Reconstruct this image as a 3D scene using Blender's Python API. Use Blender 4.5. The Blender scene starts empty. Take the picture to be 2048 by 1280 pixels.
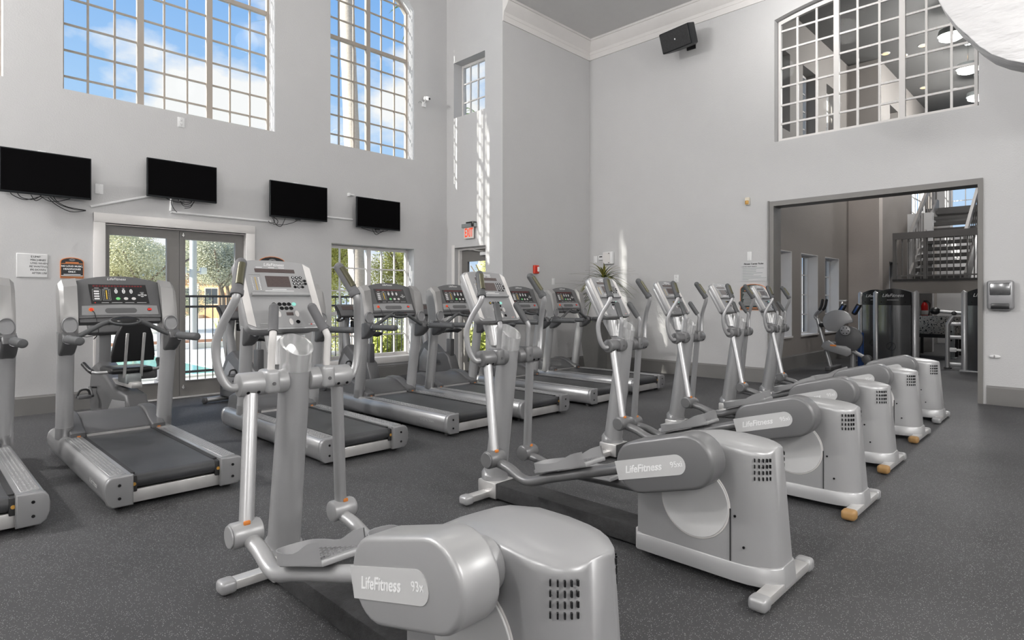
import bpy, bmesh, math, random
from mathutils import Vector, Matrix
random.seed(7)
R = math.radians
scn = bpy.context.scene
col = scn.collection

# ------------------------------------------------------------ camera
cam_d = bpy.data.cameras.new('camera')
cam = bpy.data.objects.new('camera', cam_d)
col.objects.link(cam)
cam.location = (0, 0, 1.3)
cam.rotation_euler = (R(90), 0, R(-45.58))
cam_d.sensor_fit = 'HORIZONTAL'
cam_d.sensor_width = 36
cam_d.lens = 36 * 1200 / 2048
cam_d.shift_y = -40 / 2048
cam_d.clip_end = 400
cam_d.clip_start = 0.05
scn.camera = cam

# ------------------------------------------------------------ view
scn.view_settings.view_transform = 'Standard'
scn.view_settings.look = 'None'
scn.view_settings.gamma = 1
scn.view_settings.use_curve_mapping = False
scn.view_settings.exposure = 0.0

# ------------------------------------------------------------ sky
W = bpy.data.worlds.new('sky')
scn.world = W
W.use_nodes = True
nt = W.node_tree
nt.nodes.clear()
def wn(t, **k):
    n = nt.nodes.new(t)
    for a, b in k.items(): setattr(n, a, b)
    return n
wout = wn('ShaderNodeOutputWorld'); wbg = wn('ShaderNodeBackground')
wtc = wn('ShaderNodeTexCoord'); wsep = wn('ShaderNodeSeparateXYZ')
nt.links.new(wtc.outputs['Generated'], wsep.inputs[0])
wr = wn('ShaderNodeValToRGB')
el = wr.color_ramp.elements
el[0].position = 0.0; el[0].color = (.62, .78, .98, 1)
el[1].position = 1.0; el[1].color = (.07, .22, .62, 1)
e = el.new(.28); e.color = (.42, .66, .98, 1)
e = el.new(.48); e.color = (.20, .45, .90, 1)
nt.links.new(wsep.outputs['Z'], wr.inputs[0])
wm = wn('ShaderNodeMapping'); wm.inputs['Scale'].default_value = (1, 1, 1.7)
wm.inputs['Location'].default_value = (3.35, .4, .35)
nt.links.new(wtc.outputs['Generated'], wm.inputs[0])
wno = wn('ShaderNodeTexNoise'); wno.inputs['Scale'].default_value = 3.4
wno.inputs['Detail'].default_value = 9; wno.inputs['Roughness'].default_value = .52
nt.links.new(wm.outputs[0], wno.inputs['Vector'])
wcr = wn('ShaderNodeValToRGB')
wcr.color_ramp.elements[0].position = .50; wcr.color_ramp.elements[0].color = (0, 0, 0, 1)
wcr.color_ramp.elements[1].position = .585; wcr.color_ramp.elements[1].color = (1, 1, 1, 1)
nt.links.new(wno.outputs['Fac'], wcr.inputs[0])
wmx = wn('ShaderNodeMix', data_type='RGBA')
nt.links.new(wcr.outputs[0], wmx.inputs[0])
nt.links.new(wr.outputs[0], wmx.inputs[6])
wmx.inputs[7].default_value = (1.0, 1.0, 1.0, 1)
nt.links.new(wmx.outputs[2], wbg.inputs[0])
wbg.inputs[1].default_value = 1.0
nt.links.new(wbg.outputs[0], wout.inputs[0])

# ------------------------------------------------------------ sun
sd = bpy.data.lights.new('sun', 'SUN')
sd.energy = 10.0; sd.angle = R(.6); sd.color = (1, .96, .88)
sun = bpy.data.objects.new('sun', sd); col.objects.link(sun)
sun.location = (-20, 20, 20)
sun.rotation_euler = Vector((1, -.25, -.41)).to_track_quat('-Z', 'Y').to_euler()
ROOM_FILL = 150.0      # added fill lights of the gym hall
SIDE_LAMP = 210.0       # pendants of the weight room, also the added lamp behind the stair

# ------------------------------------------------------------ materials
M = {}
def mat(name, c, rough=.5, metal=0.0, spec=.5, noise=0, nscale=8, bump=0, bscale=200, emit=0, coat=0, stretch=None):
    m = bpy.data.materials.new(name); m.use_nodes = True
    t = m.node_tree; b = t.nodes['Principled BSDF']
    b.inputs['Base Color'].default_value = (*c, 1)
    b.inputs['Roughness'].default_value = rough
    b.inputs['Metallic'].default_value = metal
    b.inputs['Specular IOR Level'].default_value = spec
    if coat: b.inputs['Coat Weight'].default_value = coat; b.inputs['Coat Roughness'].default_value = .2
    if emit:
        b.inputs['Emission Color'].default_value = (*c, 1); b.inputs['Emission Strength'].default_value = emit
    tc = t.nodes.new('ShaderNodeTexCoord')
    vec = tc.outputs['Object']
    if stretch:
        mp = t.nodes.new('ShaderNodeMapping'); mp.inputs['Scale'].default_value = stretch
        t.links.new(vec, mp.inputs[0]); vec = mp.outputs[0]
    n = t.nodes.new('ShaderNodeTexNoise'); n.inputs['Scale'].default_value = nscale; n.inputs['Detail'].default_value = 4
    t.links.new(vec, n.inputs['Vector'])
    mx = t.nodes.new('ShaderNodeMix'); mx.data_type = 'RGBA'
    k = max(noise, .03)
    mx.inputs[6].default_value = (*[max(0, v * (1 - k)) for v in c], 1)
    mx.inputs[7].default_value = (*[min(1, v * (1 + k)) for v in c], 1)
    t.links.new(n.outputs['Fac'], mx.inputs[0]); t.links.new(mx.outputs[2], b.inputs['Base Color'])
    if bump:
        n2 = t.nodes.new('ShaderNodeTexNoise'); n2.inputs['Scale'].default_value = bscale; n2.inputs['Detail'].default_value = 3
        t.links.new(vec, n2.inputs['Vector'])
        bp = t.nodes.new('ShaderNodeBump'); bp.inputs['Strength'].default_value = bump; bp.inputs['Distance'].default_value = .01
        t.links.new(n2.outputs['Fac'], bp.inputs['Height']); t.links.new(bp.outputs[0], b.inputs['Normal'])
    M[name] = m
    return m

def srgb(r, g, b):
    f = lambda v: ((v / 255 + .055) / 1.055) ** 2.4 if v > 10 else v / 255 / 12.92
    return (f(r), f(g), f(b))

mat('wall_paint', (.50, .497, .498), .75, noise=.03, nscale=3, bump=.25, bscale=60)
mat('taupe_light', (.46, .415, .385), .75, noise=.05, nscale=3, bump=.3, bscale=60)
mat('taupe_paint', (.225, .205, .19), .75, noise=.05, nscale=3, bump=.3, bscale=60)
mat('ceiling_paint', (.62, .615, .61), .85, bump=.25, bscale=80)
mat('taupe_ceiling', (.082, .079, .076), .85, bump=.3, bscale=40)
mat('white_trim', (.66, .64, .625), .5)
mat('grey_base', (.17, .165, .16), .55)
mat('door_paint', (.165, .158, .15), .45)
mat('frame_backlit', (.34, .30, .26), .5)  # upper window frames: backlit darkness put into the base colour
mat('plaster', (.74, .73, .73), .8, bump=.9, bscale=9, stretch=(1, .35, 1))
mat('silver', (.385, .385, .389), .34, .35, noise=.05, nscale=3, bump=.04, bscale=400)
mat('silver_light', (.335, .335, .34), .36, .3, noise=.05, nscale=4)
mat('cover_grey', (.165, .165, .168), .36, .3, noise=.06, nscale=5, bump=.04, bscale=400)
mat('cover_light', (.36, .36, .363), .36, .3, noise=.06, nscale=5)
mat('band_silver', (.55, .55, .55), .4, .15)
mat('disc_silver', (.62, .62, .62), .42, .2, noise=.06, nscale=6)
mat('silver_tube', (.43, .43, .435), .32, .5, noise=.04)
mat('brushed', (.80, .80, .80), .26, .75, noise=.08, nscale=30, stretch=(1, 1, 40))
mat('tread_grey', (.29, .29, .295), .36, .4, noise=.05, nscale=4, bump=.05, bscale=300)
mat('tread_dark', (.105, .105, .108), .42, .15, noise=.06, nscale=5, bump=.05, bscale=400)
mat('tread_wing', (.31, .305, .30), .38, .35, noise=.04)
mat('rail_metal', (.46, .46, .465), .30, .7, noise=.08, nscale=6)
mat('grip_plate', (.24, .24, .245), .5, .3, noise=.1, nscale=40, bump=.8, bscale=120)
mat('belt', (.040, .041, .044), .42, noise=.9, nscale=3.2, bump=.15, bscale=500)
mat('black_rubber', (.020, .020, .021), .6, noise=.2, bump=.2, bscale=250)
mat('dusty_black', (.026, .026, .027), .75, noise=.7, nscale=40, bump=.3, bscale=150)
mat('grip_foam', (.13, .13, .135), .7, noise=.08, bump=.15, bscale=300)
mat('grip_dark', (.075, .077, .08), .55, noise=.08, bump=.1, bscale=300)
mat('steel', (.62, .61, .60), .35, .6, noise=.12, nscale=12)
mat('chrome', (.75, .76, .78), .15, 1.0)
mat('black_gloss', (.008, .008, .009), .12)
mat('panel_black', (.012, .012, .013), .3)
mat('screen', (.002, .0018, .0022), .5, spec=.03)
mat('bezel', (.007, .009, .011), .4, spec=.3)
mat('white_print', (.80, .80, .80), .6)
mat('grey_print', (.42, .42, .42), .6)
mat('red_button', (.85, .03, .015), .35)
mat('orange_ring', (.85, .28, .06), .4)
mat('green_button', (.20, .72, .24), .4)
mat('teal_button', (.30, .76, .66), .4)
mat('yellow_print', (.75, .5, .06), .5)
mat('red_led', (.16, .012, .015), .4)
mat('lcd', (.075, .055, .052), .35, noise=.35, nscale=160)
mat('rust', (.60, .20, .04), .8, noise=.5, nscale=40)
mat('ochre_rubber', (.33, .19, .07), .5, noise=.25, nscale=20)
mat('white_plastic', (.72, .72, .72), .45)
mat('alarm_red', (.62, .05, .02), .4)
mat('exit_red', (.95, .09, .03), .5, emit=.35)
mat('exit_glass', (.72, .66, .62), .3)
mat('grey_metal', (.28, .30, .30), .4, .3)
mat('amber', (.50, .27, .05), .4)
mat('cream_plastic', (.66, .60, .48), .5)
mat('cable', (.008, .008, .009), .5)
mat('sign_black', (.011, .012, .014), .5, noise=.2)
mat('sign_green_black', (.020, .032, .030), .5)
mat('sign_orange', (.65, .20, .05), .5)
mat('sign_grey', (.50, .50, .505), .5)
mat('sign_paper', (.62, .62, .62), .5)
mat('ink', (.02, .02, .022), .6)
mat('fence_metal', (.028, .028, .031), .5, .2)
mat('pot', (.12, .118, .112), .55, noise=.12, nscale=5)
mat('soil', (.045, .03, .02), .95, noise=.5, nscale=30)
mat('moss', (.30, .50, .05), .8, noise=.3, nscale=30)
mat('leaf_dark', (.07, .095, .028), .5, noise=.35, nscale=9)
mat('leaf_tip', (.19, .18, .04), .5, noise=.3, nscale=9)
mat('oak_leaf', (.72, .68, .45), .7, noise=.45, nscale=5)
mat('oak_leaf_dull', (.58, .58, .44), .7, noise=.5, nscale=5)
mat('bright_leaf', (.80, .78, .24), .7, noise=.6, nscale=5)
mat('bark', (.20, .16, .12), .9, noise=.3, nscale=8, bump=.6, bscale=20)
mat('palm_bark', (.56, .50, .44), .9, noise=.25, nscale=14, bump=.7, bscale=30, stretch=(1, 1, 3))
mat('palm_leaf', (.16, .26, .07), .6, noise=.3)
mat('straw_grass', (.70, .42, .07), .7, noise=.4, nscale=4)
mat('hedge', (.52, .56, .15), .7, noise=.5, nscale=6)
mat('concrete', (.84, .83, .80), .85, noise=.05, nscale=2)
mat('mulch', (.25, .12, .06), .9, noise=.5, nscale=20)
mat('pool_water', (.16, .66, .70), .08, noise=.1)
mat('orange_stucco', (.78, .47, .25), .85, noise=.08)
mat('house_trim', (.70, .62, .48), .8)
mat('house_glass', (.06, .07, .08), .15)
mat('roof_brown', (.20, .13, .09), .85, noise=.2)
mat('post_grey', (.50, .50, .52), .6)
mat('dark_post', (.11, .11, .12), .8, noise=.3, nscale=20)
mat('brick', (.30, .17, .12), .85, noise=.3, nscale=6)
mat('smoke_panel', (.16, .162, .165), .2, .75, noise=.2, nscale=3, coat=.4)
mat('pad_black', (.012, .012, .013), .35)
mat('pad_blue', (.02, .07, .24), .35)
mat('stair_dark', (.035, .033, .032), .6)
mat('rail_taupe', (.15, .143, .138), .55)
mat('extinguisher_red', (.55, .012, .012), .3)
mat('zigzag', (.55, .53, .50), .6)
_t = M['zigzag'].node_tree; _w = _t.nodes.new('ShaderNodeTexWave'); _w.inputs['Scale'].default_value = 9; _w.inputs['Distortion'].default_value = 6; _w.inputs['Detail Scale'].default_value = 3
_c = _t.nodes.new('ShaderNodeValToRGB'); _c.color_ramp.elements[0].position = .45; _c.color_ramp.elements[0].color = (.01, .01, .01, 1); _c.color_ramp.elements[1].position = .55; _c.color_ramp.elements[1].color = (.7, .66, .6, 1)
_t.links.new(_t.nodes['Texture Coordinate'].outputs['Object'], _w.inputs['Vector']); _t.links.new(_w.outputs['Fac'], _c.inputs[0]); _t.links.new(_c.outputs[0], _t.nodes['Principled BSDF'].inputs['Base Color'])
mat('lamp_glass', (1, .96, .86), .3, emit=2.5)
mat('pulse', (.10, .095, .06), .35, .5)
mat('amber_lamp', (1, .55, .2), .3, emit=1.6)

def glass_mat(name, tint, refl):
    m = bpy.data.materials.new(name); m.use_nodes = True
    t = m.node_tree; t.nodes.clear()
    o = t.nodes.new('ShaderNodeOutputMaterial'); mx = t.nodes.new('ShaderNodeMixShader')
    tr = t.nodes.new('ShaderNodeBsdfTransparent'); tr.inputs[0].default_value = (*tint, 1)
    gl = t.nodes.new('ShaderNodeBsdfGlossy'); gl.inputs['Roughness'].default_value = .02
    fr = t.nodes.new('ShaderNodeFresnel'); fr.inputs[0].default_value = 1.45
    mu = t.nodes.new('ShaderNodeMath'); mu.operation = 'MULTIPLY'; mu.inputs[1].default_value = refl
    t.links.new(fr.outputs[0], mu.inputs[0]); t.links.new(mu.outputs[0], mx.inputs[0])
    t.links.new(tr.outputs[0], mx.inputs[1]); t.links.new(gl.outputs[0], mx.inputs[2]); t.links.new(mx.outputs[0], o.inputs[0])
    M[name] = m
for _n in M['plaster'].node_tree.nodes:
    if _n.type == 'BUMP': _n.inputs['Distance'].default_value = .05
glass_mat('glass', (.97, .98, .98), .05)
glass_mat('smoked', (.55, .55, .56), .8)

def speckle_floor(name, base, fleck, amount):
    m = bpy.data.materials.new(name); m.use_nodes = True
    t = m.node_tree; b = t.nodes['Principled BSDF']
    tc = t.nodes.new('ShaderNodeTexCoord')
    v = t.nodes.new('ShaderNodeTexVoronoi'); v.inputs['Scale'].default_value = 210
    t.links.new(tc.outputs['Object'], v.inputs['Vector'])
    lt = t.nodes.new('ShaderNodeMath'); lt.operation = 'LESS_THAN'; lt.inputs[1].default_value = .30
    t.links.new(v.outputs['Distance'], lt.inputs[0])
    sp = t.nodes.new('ShaderNodeSeparateColor'); t.links.new(v.outputs['Color'], sp.inputs[0])
    gt = t.nodes.new('ShaderNodeMath'); gt.operation = 'GREATER_THAN'; gt.inputs[1].default_value = 1 - amount
    t.links.new(sp.outputs[0], gt.inputs[0])
    n = t.nodes.new('ShaderNodeTexNoise'); n.inputs['Scale'].default_value = .7; n.inputs['Detail'].default_value = 5
    t.links.new(tc.outputs['Object'], n.inputs['Vector'])
    cr = t.nodes.new('ShaderNodeValToRGB'); cr.color_ramp.elements[0].position = .35; cr.color_ramp.elements[1].position = .7
    t.links.new(n.outputs['Fac'], cr.inputs[0])
    m1 = t.nodes.new('ShaderNodeMath'); m1.operation = 'MULTIPLY'
    t.links.new(lt.outputs[0], m1.inputs[0]); t.links.new(gt.outputs[0], m1.inputs[1])
    bl = t.nodes.new('ShaderNodeMix'); bl.data_type = 'RGBA'
    bl.inputs[6].default_value = (*[c * .8 for c in base], 1); bl.inputs[7].default_value = (*[c * 1.25 for c in base], 1)
    t.links.new(cr.outputs[0], bl.inputs[0])
    mx = t.nodes.new('ShaderNodeMix'); mx.data_type = 'RGBA'; mx.inputs[7].default_value = (*fleck, 1)
    t.links.new(m1.outputs[0], mx.inputs[0]); t.links.new(bl.outputs[2], mx.inputs[6])
    t.links.new(mx.outputs[2], b.inputs['Base Color'])
    b.inputs['Roughness'].default_value = .6
    b.inputs['Specular IOR Level'].default_value = .35
    n2 = t.nodes.new('ShaderNodeTexNoise'); n2.inputs['Scale'].default_value = 260
    t.links.new(tc.outputs['Object'], n2.inputs['Vector'])
    bp = t.nodes.new('ShaderNodeBump'); bp.inputs['Strength'].default_value = .35; bp.inputs['Distance'].default_value = .004
    t.links.new(n2.outputs['Fac'], bp.inputs['Height']); t.links.new(bp.outputs[0], b.inputs['Normal'])
    M[name] = m
speckle_floor('rubber_floor', (.054, .054, .0562), (.40, .40, .41), .22)

# ------------------------------------------------------------ mesh helpers
class MB:
    def __init__(s): s.v = []; s.f = []
    def add(s, vs, fs):
        o = len(s.v); s.v += [tuple(p) for p in vs]; s.f += [tuple(i + o for i in f) for f in fs]; return s
    def box(s, x0, x1, y0, y1, z0, z1, mx=None):
        vs = [Vector(p) for p in ((x0,y0,z0),(x1,y0,z0),(x1,y1,z0),(x0,y1,z0),(x0,y0,z1),(x1,y0,z1),(x1,y1,z1),(x0,y1,z1))]
        if mx: vs = [mx @ p for p in vs]
        return s.add(vs, [(3,2,1,0),(4,5,6,7),(0,1,5,4),(1,2,6,5),(2,3,7,6),(3,0,4,7)])
    def rbox(s, x0, x1, y0, y1, z0, z1, r=.01, seg=2, mx=None):
        bm = bmesh.new()
        vs = [bm.verts.new(p) for p in ((x0,y0,z0),(x1,y0,z0),(x1,y1,z0),(x0,y1,z0),(x0,y0,z1),(x1,y0,z1),(x1,y1,z1),(x0,y1,z1))]
        for f in ((3,2,1,0),(4,5,6,7),(0,1,5,4),(1,2,6,5),(2,3,7,6),(3,0,4,7)): bm.faces.new([vs[i] for i in f])
        bmesh.ops.bevel(bm, geom=bm.edges[:], offset=r, segments=seg, profile=.5, affect='EDGES')
        return s.addbm(bm, mx)
    def addbm(s, bm, mx=None):
        bm.verts.index_update()
        vs = [(mx @ v.co) if mx else v.co.copy() for v in bm.verts]
        s.add(vs, [[v.index for v in f.verts] for f in bm.faces]); bm.free(); return s
    def prism(s, pts, to3, d, bevel=0, seg=2):
        """polygon pts (2D) mapped by to3(u,v)->Vector, extruded by vector d"""
        bm = bmesh.new(); d = Vector(d)
        a = [bm.verts.new(to3(*p)) for p in pts]; b = [bm.verts.new(Vector(to3(*p)) + d) for p in pts]
        f1 = bm.faces.new(a); f2 = bm.faces.new(b[::-1])
        n = len(pts)
        for i in range(n): bm.faces.new((a[i], b[i], b[(i+1)%n], a[(i+1)%n])[::-1])
        bmesh.ops.recalc_face_normals(bm, faces=bm.faces[:])
        if bevel:
            es = [e for e in bm.edges if (e in f1.edges[:] or e in f2.edges[:])]
            bmesh.ops.bevel(bm, geom=es, offset=bevel, segments=seg, profile=.5, affect='EDGES')
        return s.addbm(bm)
    def tube(s, path, r, seg=12, caps=True, flat=1.0):
        """swept tube along smooth polyline; r scalar or list"""
        P = [Vector(p) for p in path]; n = len(P)
        rs = r if isinstance(r, (list, tuple)) else [r] * n
        T = [(P[min(i+1, n-1)] - P[max(i-1, 0)]).normalized() for i in range(n)]
        up = Vector((0,0,1)) if abs(T[0].z) < .9 else Vector((0,1,0))
        u = T[0].cross(up).normalized(); vs = []; fs = []
        for i in range(n):
            u = (u - T[i] * u.dot(T[i])).normalized(); w = T[i].cross(u)
            for k in range(seg):
                a = 2 * math.pi * k / seg
                vs.append(P[i] + u * math.cos(a) * rs[i] + w * math.sin(a) * rs[i] * flat)
        for i in range(n - 1):
            for k in range(seg):
                k2 = (k + 1) % seg
                fs.append((i*seg+k, i*seg+k2, (i+1)*seg+k2, (i+1)*seg+k))
        if caps:
            fs.append(tuple(range(seg))[::-1]); fs.append(tuple((n-1)*seg+k for k in range(seg)))
        return s.add(vs, fs)
    def cyl(s, a, b, r, r2=None, seg=20):
        return s.tube([a, b], [r, r if r2 is None else r2], seg)
    def rcyl(s, a, b, r, bev=.008, seg=24):
        a = Vector(a); b = Vector(b); d = (b - a).normalized()
        return s.tube([a, a + d*.0001, a + d*bev*.3, a + d*bev, b - d*bev, b - d*bev*.3, b - d*.0001, b], [r-bev, r-bev*.98, r-bev*.3, r, r, r-bev*.3, r-bev*.98, r-bev], seg)
    def loft(s, secs, caps=True, closed=True):
        n = len(secs[0]); vs = [p for sec in secs for p in sec]; fs = []
        for i in range(len(secs) - 1):
            for k in range(n if closed else n - 1):
                k2 = (k + 1) % n
                fs.append((i*n+k, i*n+k2, (i+1)*n+k2, (i+1)*n+k))
        if caps and closed:
            fs.append(tuple(range(n))[::-1]); fs.append(tuple((len(secs)-1)*n+k for k in range(n)))
        return s.add(vs, fs)
    def sphere(s, c, r, seg=14, sc=(1,1,1)):
        bm = bmesh.new(); bmesh.ops.create_uvsphere(bm, u_segments=seg, v_segments=max(6, seg//2), radius=r)
        return s.addbm(bm, Matrix.Translation(c) @ Matrix.Diagonal((*sc, 1)))
    def mesh(s, name, m, angle=38, fix=True):
        me = bpy.data.meshes.new(name); me.from_pydata(s.v, [], s.f)
        if fix:
            bm = bmesh.new(); bm.from_mesh(me); bmesh.ops.recalc_face_normals(bm, faces=bm.faces[:]); bm.to_mesh(me); bm.free()
        me.materials.append(M[m])
        me.shade_smooth(); me.set_sharp_from_angle(angle=R(angle))
        return me
    def obj(s, name, m, parent=None, angle=38, fix=True):
        return link(name, s.mesh(name, m, angle, fix), parent)

def link(name, me, parent=None):
    o = bpy.data.objects.new(name, me); col.objects.link(o)
    if parent: o.parent = parent
    return o
def smooth(pts, n=5):
    """Catmull-Rom through points"""
    P = [Vector(p) for p in pts]; out = []
    for i in range(len(P) - 1):
        p0, p1, p2, p3 = P[max(i-1, 0)], P[i], P[i+1], P[min(i+2, len(P)-1)]
        for k in range(n):
            t = k / n
            out.append(.5 * ((2*p1) + (p2-p0)*t + (2*p0-5*p1+4*p2-p3)*t*t + (3*p1-p0-3*p2+p3)*t**3))
    out.append(P[-1]); return out
def thing(name, label, cat, loc=(0,0,0), rz=0, group=None):
    o = bpy.data.objects.new(name, None); col.objects.link(o); o.empty_display_size = .1
    o.location = loc; o.rotation_euler = (0, 0, rz)
    return tag(o, label, cat, group)
def tag(o, label, cat, group=None):
    o['label'] = label; o['category'] = cat
    if group: o['group'] = group
    return o
def struct(name, mb, m, parent=None, label=None):
    o = mb.obj(name, m, parent, 30)
    if not parent: o['kind'] = 'structure'
    if label: o['label'] = label
    return o
def sempty(name, label=None):
    o = bpy.data.objects.new(name, None); col.objects.link(o); o['kind'] = 'structure'
    if label: o['label'] = label
    return o
def copy_tree(o, parent=None):
    c = o.copy(); col.objects.link(c)
    if parent: c.parent = parent
    for ch in list(o.children): copy_tree(ch, c)
    return c
def sub(o, label): o['label'] = label; return o

_tc = {}
def text_mesh(s, size, m, shear=0, bold=0, spacing=1.0):
    k = (s, size, m, shear, bold, spacing)
    if k in _tc: return _tc[k]
    cu = bpy.data.curves.new('lettering', 'FONT'); cu.body = s; cu.size = size; cu.shear = shear; cu.offset = bold
    cu.space_character = spacing; cu.align_x = 'CENTER'; cu.align_y = 'CENTER'; cu.resolution_u = 3
    cu.extrude = .0006
    o = bpy.data.objects.new('t', cu); col.objects.link(o)
    dg = bpy.context.evaluated_depsgraph_get(); me = bpy.data.meshes.new_from_object(o.evaluated_get(dg))
    bpy.data.objects.remove(o); bpy.data.curves.remove(cu)
    me.name = 'lettering'; me.materials.clear(); me.materials.append(M[m]); _tc[k] = me
    return me
def text(s, size, m, parent, at, xd, yd, name='lettering', sx=1, **kw):
    o = link(name, text_mesh(s, size, m, **kw), parent)
    xd = Vector(xd).normalized(); yd = Vector(yd).normalized(); zd = xd.cross(yd)
    mt = Matrix((xd, yd, zd)).transposed().to_4x4(); mt.translation = Vector(at)
    o.matrix_local = mt @ Matrix.Diagonal((sx, 1, 1, 1))
    return o
# ============================================================ SETTING
YA, XB, XC, YD = 8.65, 9.5, 7.1, 7.18      # inner faces: window wall, far wall, exit wall, column wall

def arch_fn(u0, u1, zs, rise):
    h = (u1 - u0) / 2; rad = (h*h + rise*rise) / (2*rise); uc = (u0 + u1) / 2
    return lambda u: zs + math.sqrt(max(rad*rad - (u-uc)**2, 0)) - (rad - rise)

def wall(name, axis, c0, c1, u0, u1, z0, z1, openings, m, label=None):
    """axis 'y': plane y=c0..c1, u is x;  axis 'x': plane x=c0..c1, u is y"""
    mb = MB()
    def bx(a, b, za, zb):
        if b - a < 1e-4 or zb - za < 1e-4: return
        if axis == 'y': mb.box(a, b, c0, c1, za, zb)
        else: mb.box(c0, c1, a, b, za, zb)
    us = sorted({u0, u1, *[o[0] for o in openings], *[o[1] for o in openings]})
    for a, b in zip(us, us[1:]):
        cuts = sorted((o[2], o[3]) for o in openings if o[0] <= a + 1e-6 and o[1] >= b - 1e-6)
        z = z0
        for za, zb in cuts: bx(a, b, z, za); z = zb
        bx(a, b, z, z1)
    for o in openings:
        if len(o) > 4:
            fn = o[4]; n = 20
            for i in range(n):
                a = o[0] + (o[1]-o[0])*i/n; b = o[0] + (o[1]-o[0])*(i+1)/n
                pts = [(a, fn(a)), (b, fn(b)), (b, o[3]), (a, o[3])]
                if axis == 'y': mb.prism(pts, lambda u, v: Vector((u, c0, v)), (0, c1-c0, 0))
                else: mb.prism(pts, lambda u, v: Vector((c0, u, v)), (c1-c0, 0, 0))
    return struct(name, mb, m, label=label)

def window(name, axis, c, u_edges, mull, zc, thick, fn=None, m='frame_backlit', label=None, gl='glass', flip=1, bw=.011, mw=.038, pane_t=.004):
    """grid of panes: u_edges every bar position (first/last = jambs), mull = set of indices that are heavy mullions"""
    root = sempty(name, label)
    u0, u1, z0, z1 = u_edges[0], u_edges[-1], zc[0], zc[-1]
    top = (lambda u: min(z1, fn(u))) if fn else (lambda u: z1)
    def bar(nm, a, b, za, zb, d):
        mb = MB()
        if axis == 'y': mb.box(a, b, c-d, c+d, za, zb)
        else: mb.box(c-d, c+d, a, b, za, zb)
        mb.obj(nm, m, root)
    for i, u in enumerate(u_edges):
        h = mw if (i in mull or i in (0, len(u_edges)-1)) else bw
        ua, ub = max(u-h, u0), min(u+h, u1)
        if i == 0: ua, ub = u0, u0+h
        if i == len(u_edges)-1: ua, ub = u1-h, u1
        bar('mullion' if h == mw else 'muntin', ua, ub, z0, max(z0+.01, top(min(max(u, u0+.002), u1-.002))), .03 if h == mw else .014)
    for j, z in enumerate(zc):
        h = mw*.75 if (j in thick or j in (0, len(zc)-1)) else bw
        a, b = u0, u1
        if fn:
            if z > fn((u0+u1)/2) - .03: continue
            N = 200; ok = [u0 + (u1-u0)*k/N for k in range(N+1) if fn(u0 + (u1-u0)*k/N) >= z]
            if not ok: continue
            a, b = ok[0], ok[-1]
        za, zb = z-h, z+h
        if j == 0: za, zb = z, z+2*h
        if j == len(zc)-1: za, zb = z-2*h, z
        bar('rail' if h > bw else 'muntin', a, b, za, zb, .026 if h > bw else .012)
    if fn:       # curved head
        mb = MB(); N = 24
        for k in range(N):
            a = u0+(u1-u0)*k/N; b = u0+(u1-u0)*(k+1)/N
            pts = [(a, fn(a)-.06), (b, fn(b)-.06), (b, fn(b)), (a, fn(a))]
            if axis == 'y': mb.prism(pts, lambda u, v: Vector((u, c-.028, v)), (0, .056, 0))
            else: mb.prism(pts, lambda u, v: Vector((c-.028, u, v)), (.056, 0, 0))
        mb.obj('arched_head', m, root)
    cache = {}
    for a, b in zip(u_edges, u_edges[1:]):
        for za, zb in zip(zc, zc[1:]):
            if fn and (fn(a) < zb or fn(b) < zb):
                if max(fn(a), fn(b), fn((a+b)/2)) < za + .02: continue
                N = 6; pts = [(a, za), (b, za)] + [(b+(a-b)*k/N, max(za+.001, min(zb, fn(b+(a-b)*k/N)))) for k in range(N+1)]
                mb = MB()
                to3 = (lambda u, v: Vector((u, c, v))) if axis == 'y' else (lambda u, v: Vector((c, u, v)))
                mb.prism(pts, to3, (0, pane_t, 0) if axis == 'y' else (pane_t, 0, 0)); mb.obj('pane', gl, root)
                continue
            k = (round(b-a, 3), round(zb-za, 3))
            if k not in cache:
                mb = MB()
                if axis == 'y': mb.box(0, b-a, 0, pane_t, 0, zb-za)
                else: mb.box(0, pane_t, 0, b-a, 0, zb-za)
                cache[k] = mb.mesh('pane', gl)
            o = link('pane', cache[k], root); o.location = (a, c, za) if axis == 'y' else (c, a, za)
    return root

def lin(a, b, n): return [a + (b-a)*i/n for i in range(n+1)]

# floors and ground
struct('floor', MB().box(-5.3, 22.3, -5.3, 9.0, -.12, 0), 'rubber_floor', label='dark grey speckled rubber gym floor')
# opening sizes
W1 = (1.335, 3.856); W2 = (4.745, 6.355); W0 = (-.95, .8); W9 = (-4.3, -2.45)
ZS, ZP, ZTR = 3.77, 6.41, 5.56
a1 = arch_fn(*W1, ZP, .62); a2 = arch_fn(*W2, ZP, .42); a0 = arch_fn(*W0, ZP, .42); a9 = arch_fn(*W9, ZP, .42)
DX0, DX1, DZ = 1.74, 3.44, 2.23
LW = (4.763, 6.355, .33, 2.2)
wall('wall_left', 'y', YA, YA+.3, -5.3, XC+.3, 0, 8, [
    (*W1, ZS, ZP+.62, a1), (*W2, ZS, ZP+.42, a2), (*W0, ZS, ZP+.42, a0), (*W9, ZS, ZP+.42, a9),
    (*LW,), (DX0, DX1, 0, DZ)], 'wall_paint', 'pale grey painted wall with tall windows and screens')
EX = (7.60, 8.44, 0, 2.25); SW = (7.613, 8.45, 4.62, 5.63)
wall('wall_exit', 'x', XC, XC+.3, YD, YA, 0, 8, [EX, SW], 'wall_paint', 'narrow grey wall above the exit door')
wall('wall_column', 'y', YD, YD+.3, XC+.3, XB+.25, 0, 6.7, [], 'wall_paint', 'grey wall with red fire alarm')
OP = (1.087, 3.622, 0, 2.765); BW = (1.09, 3.61, 3.75, 5.80); ab = arch_fn(1.09, 3.61, 5.64, .16)
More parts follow.
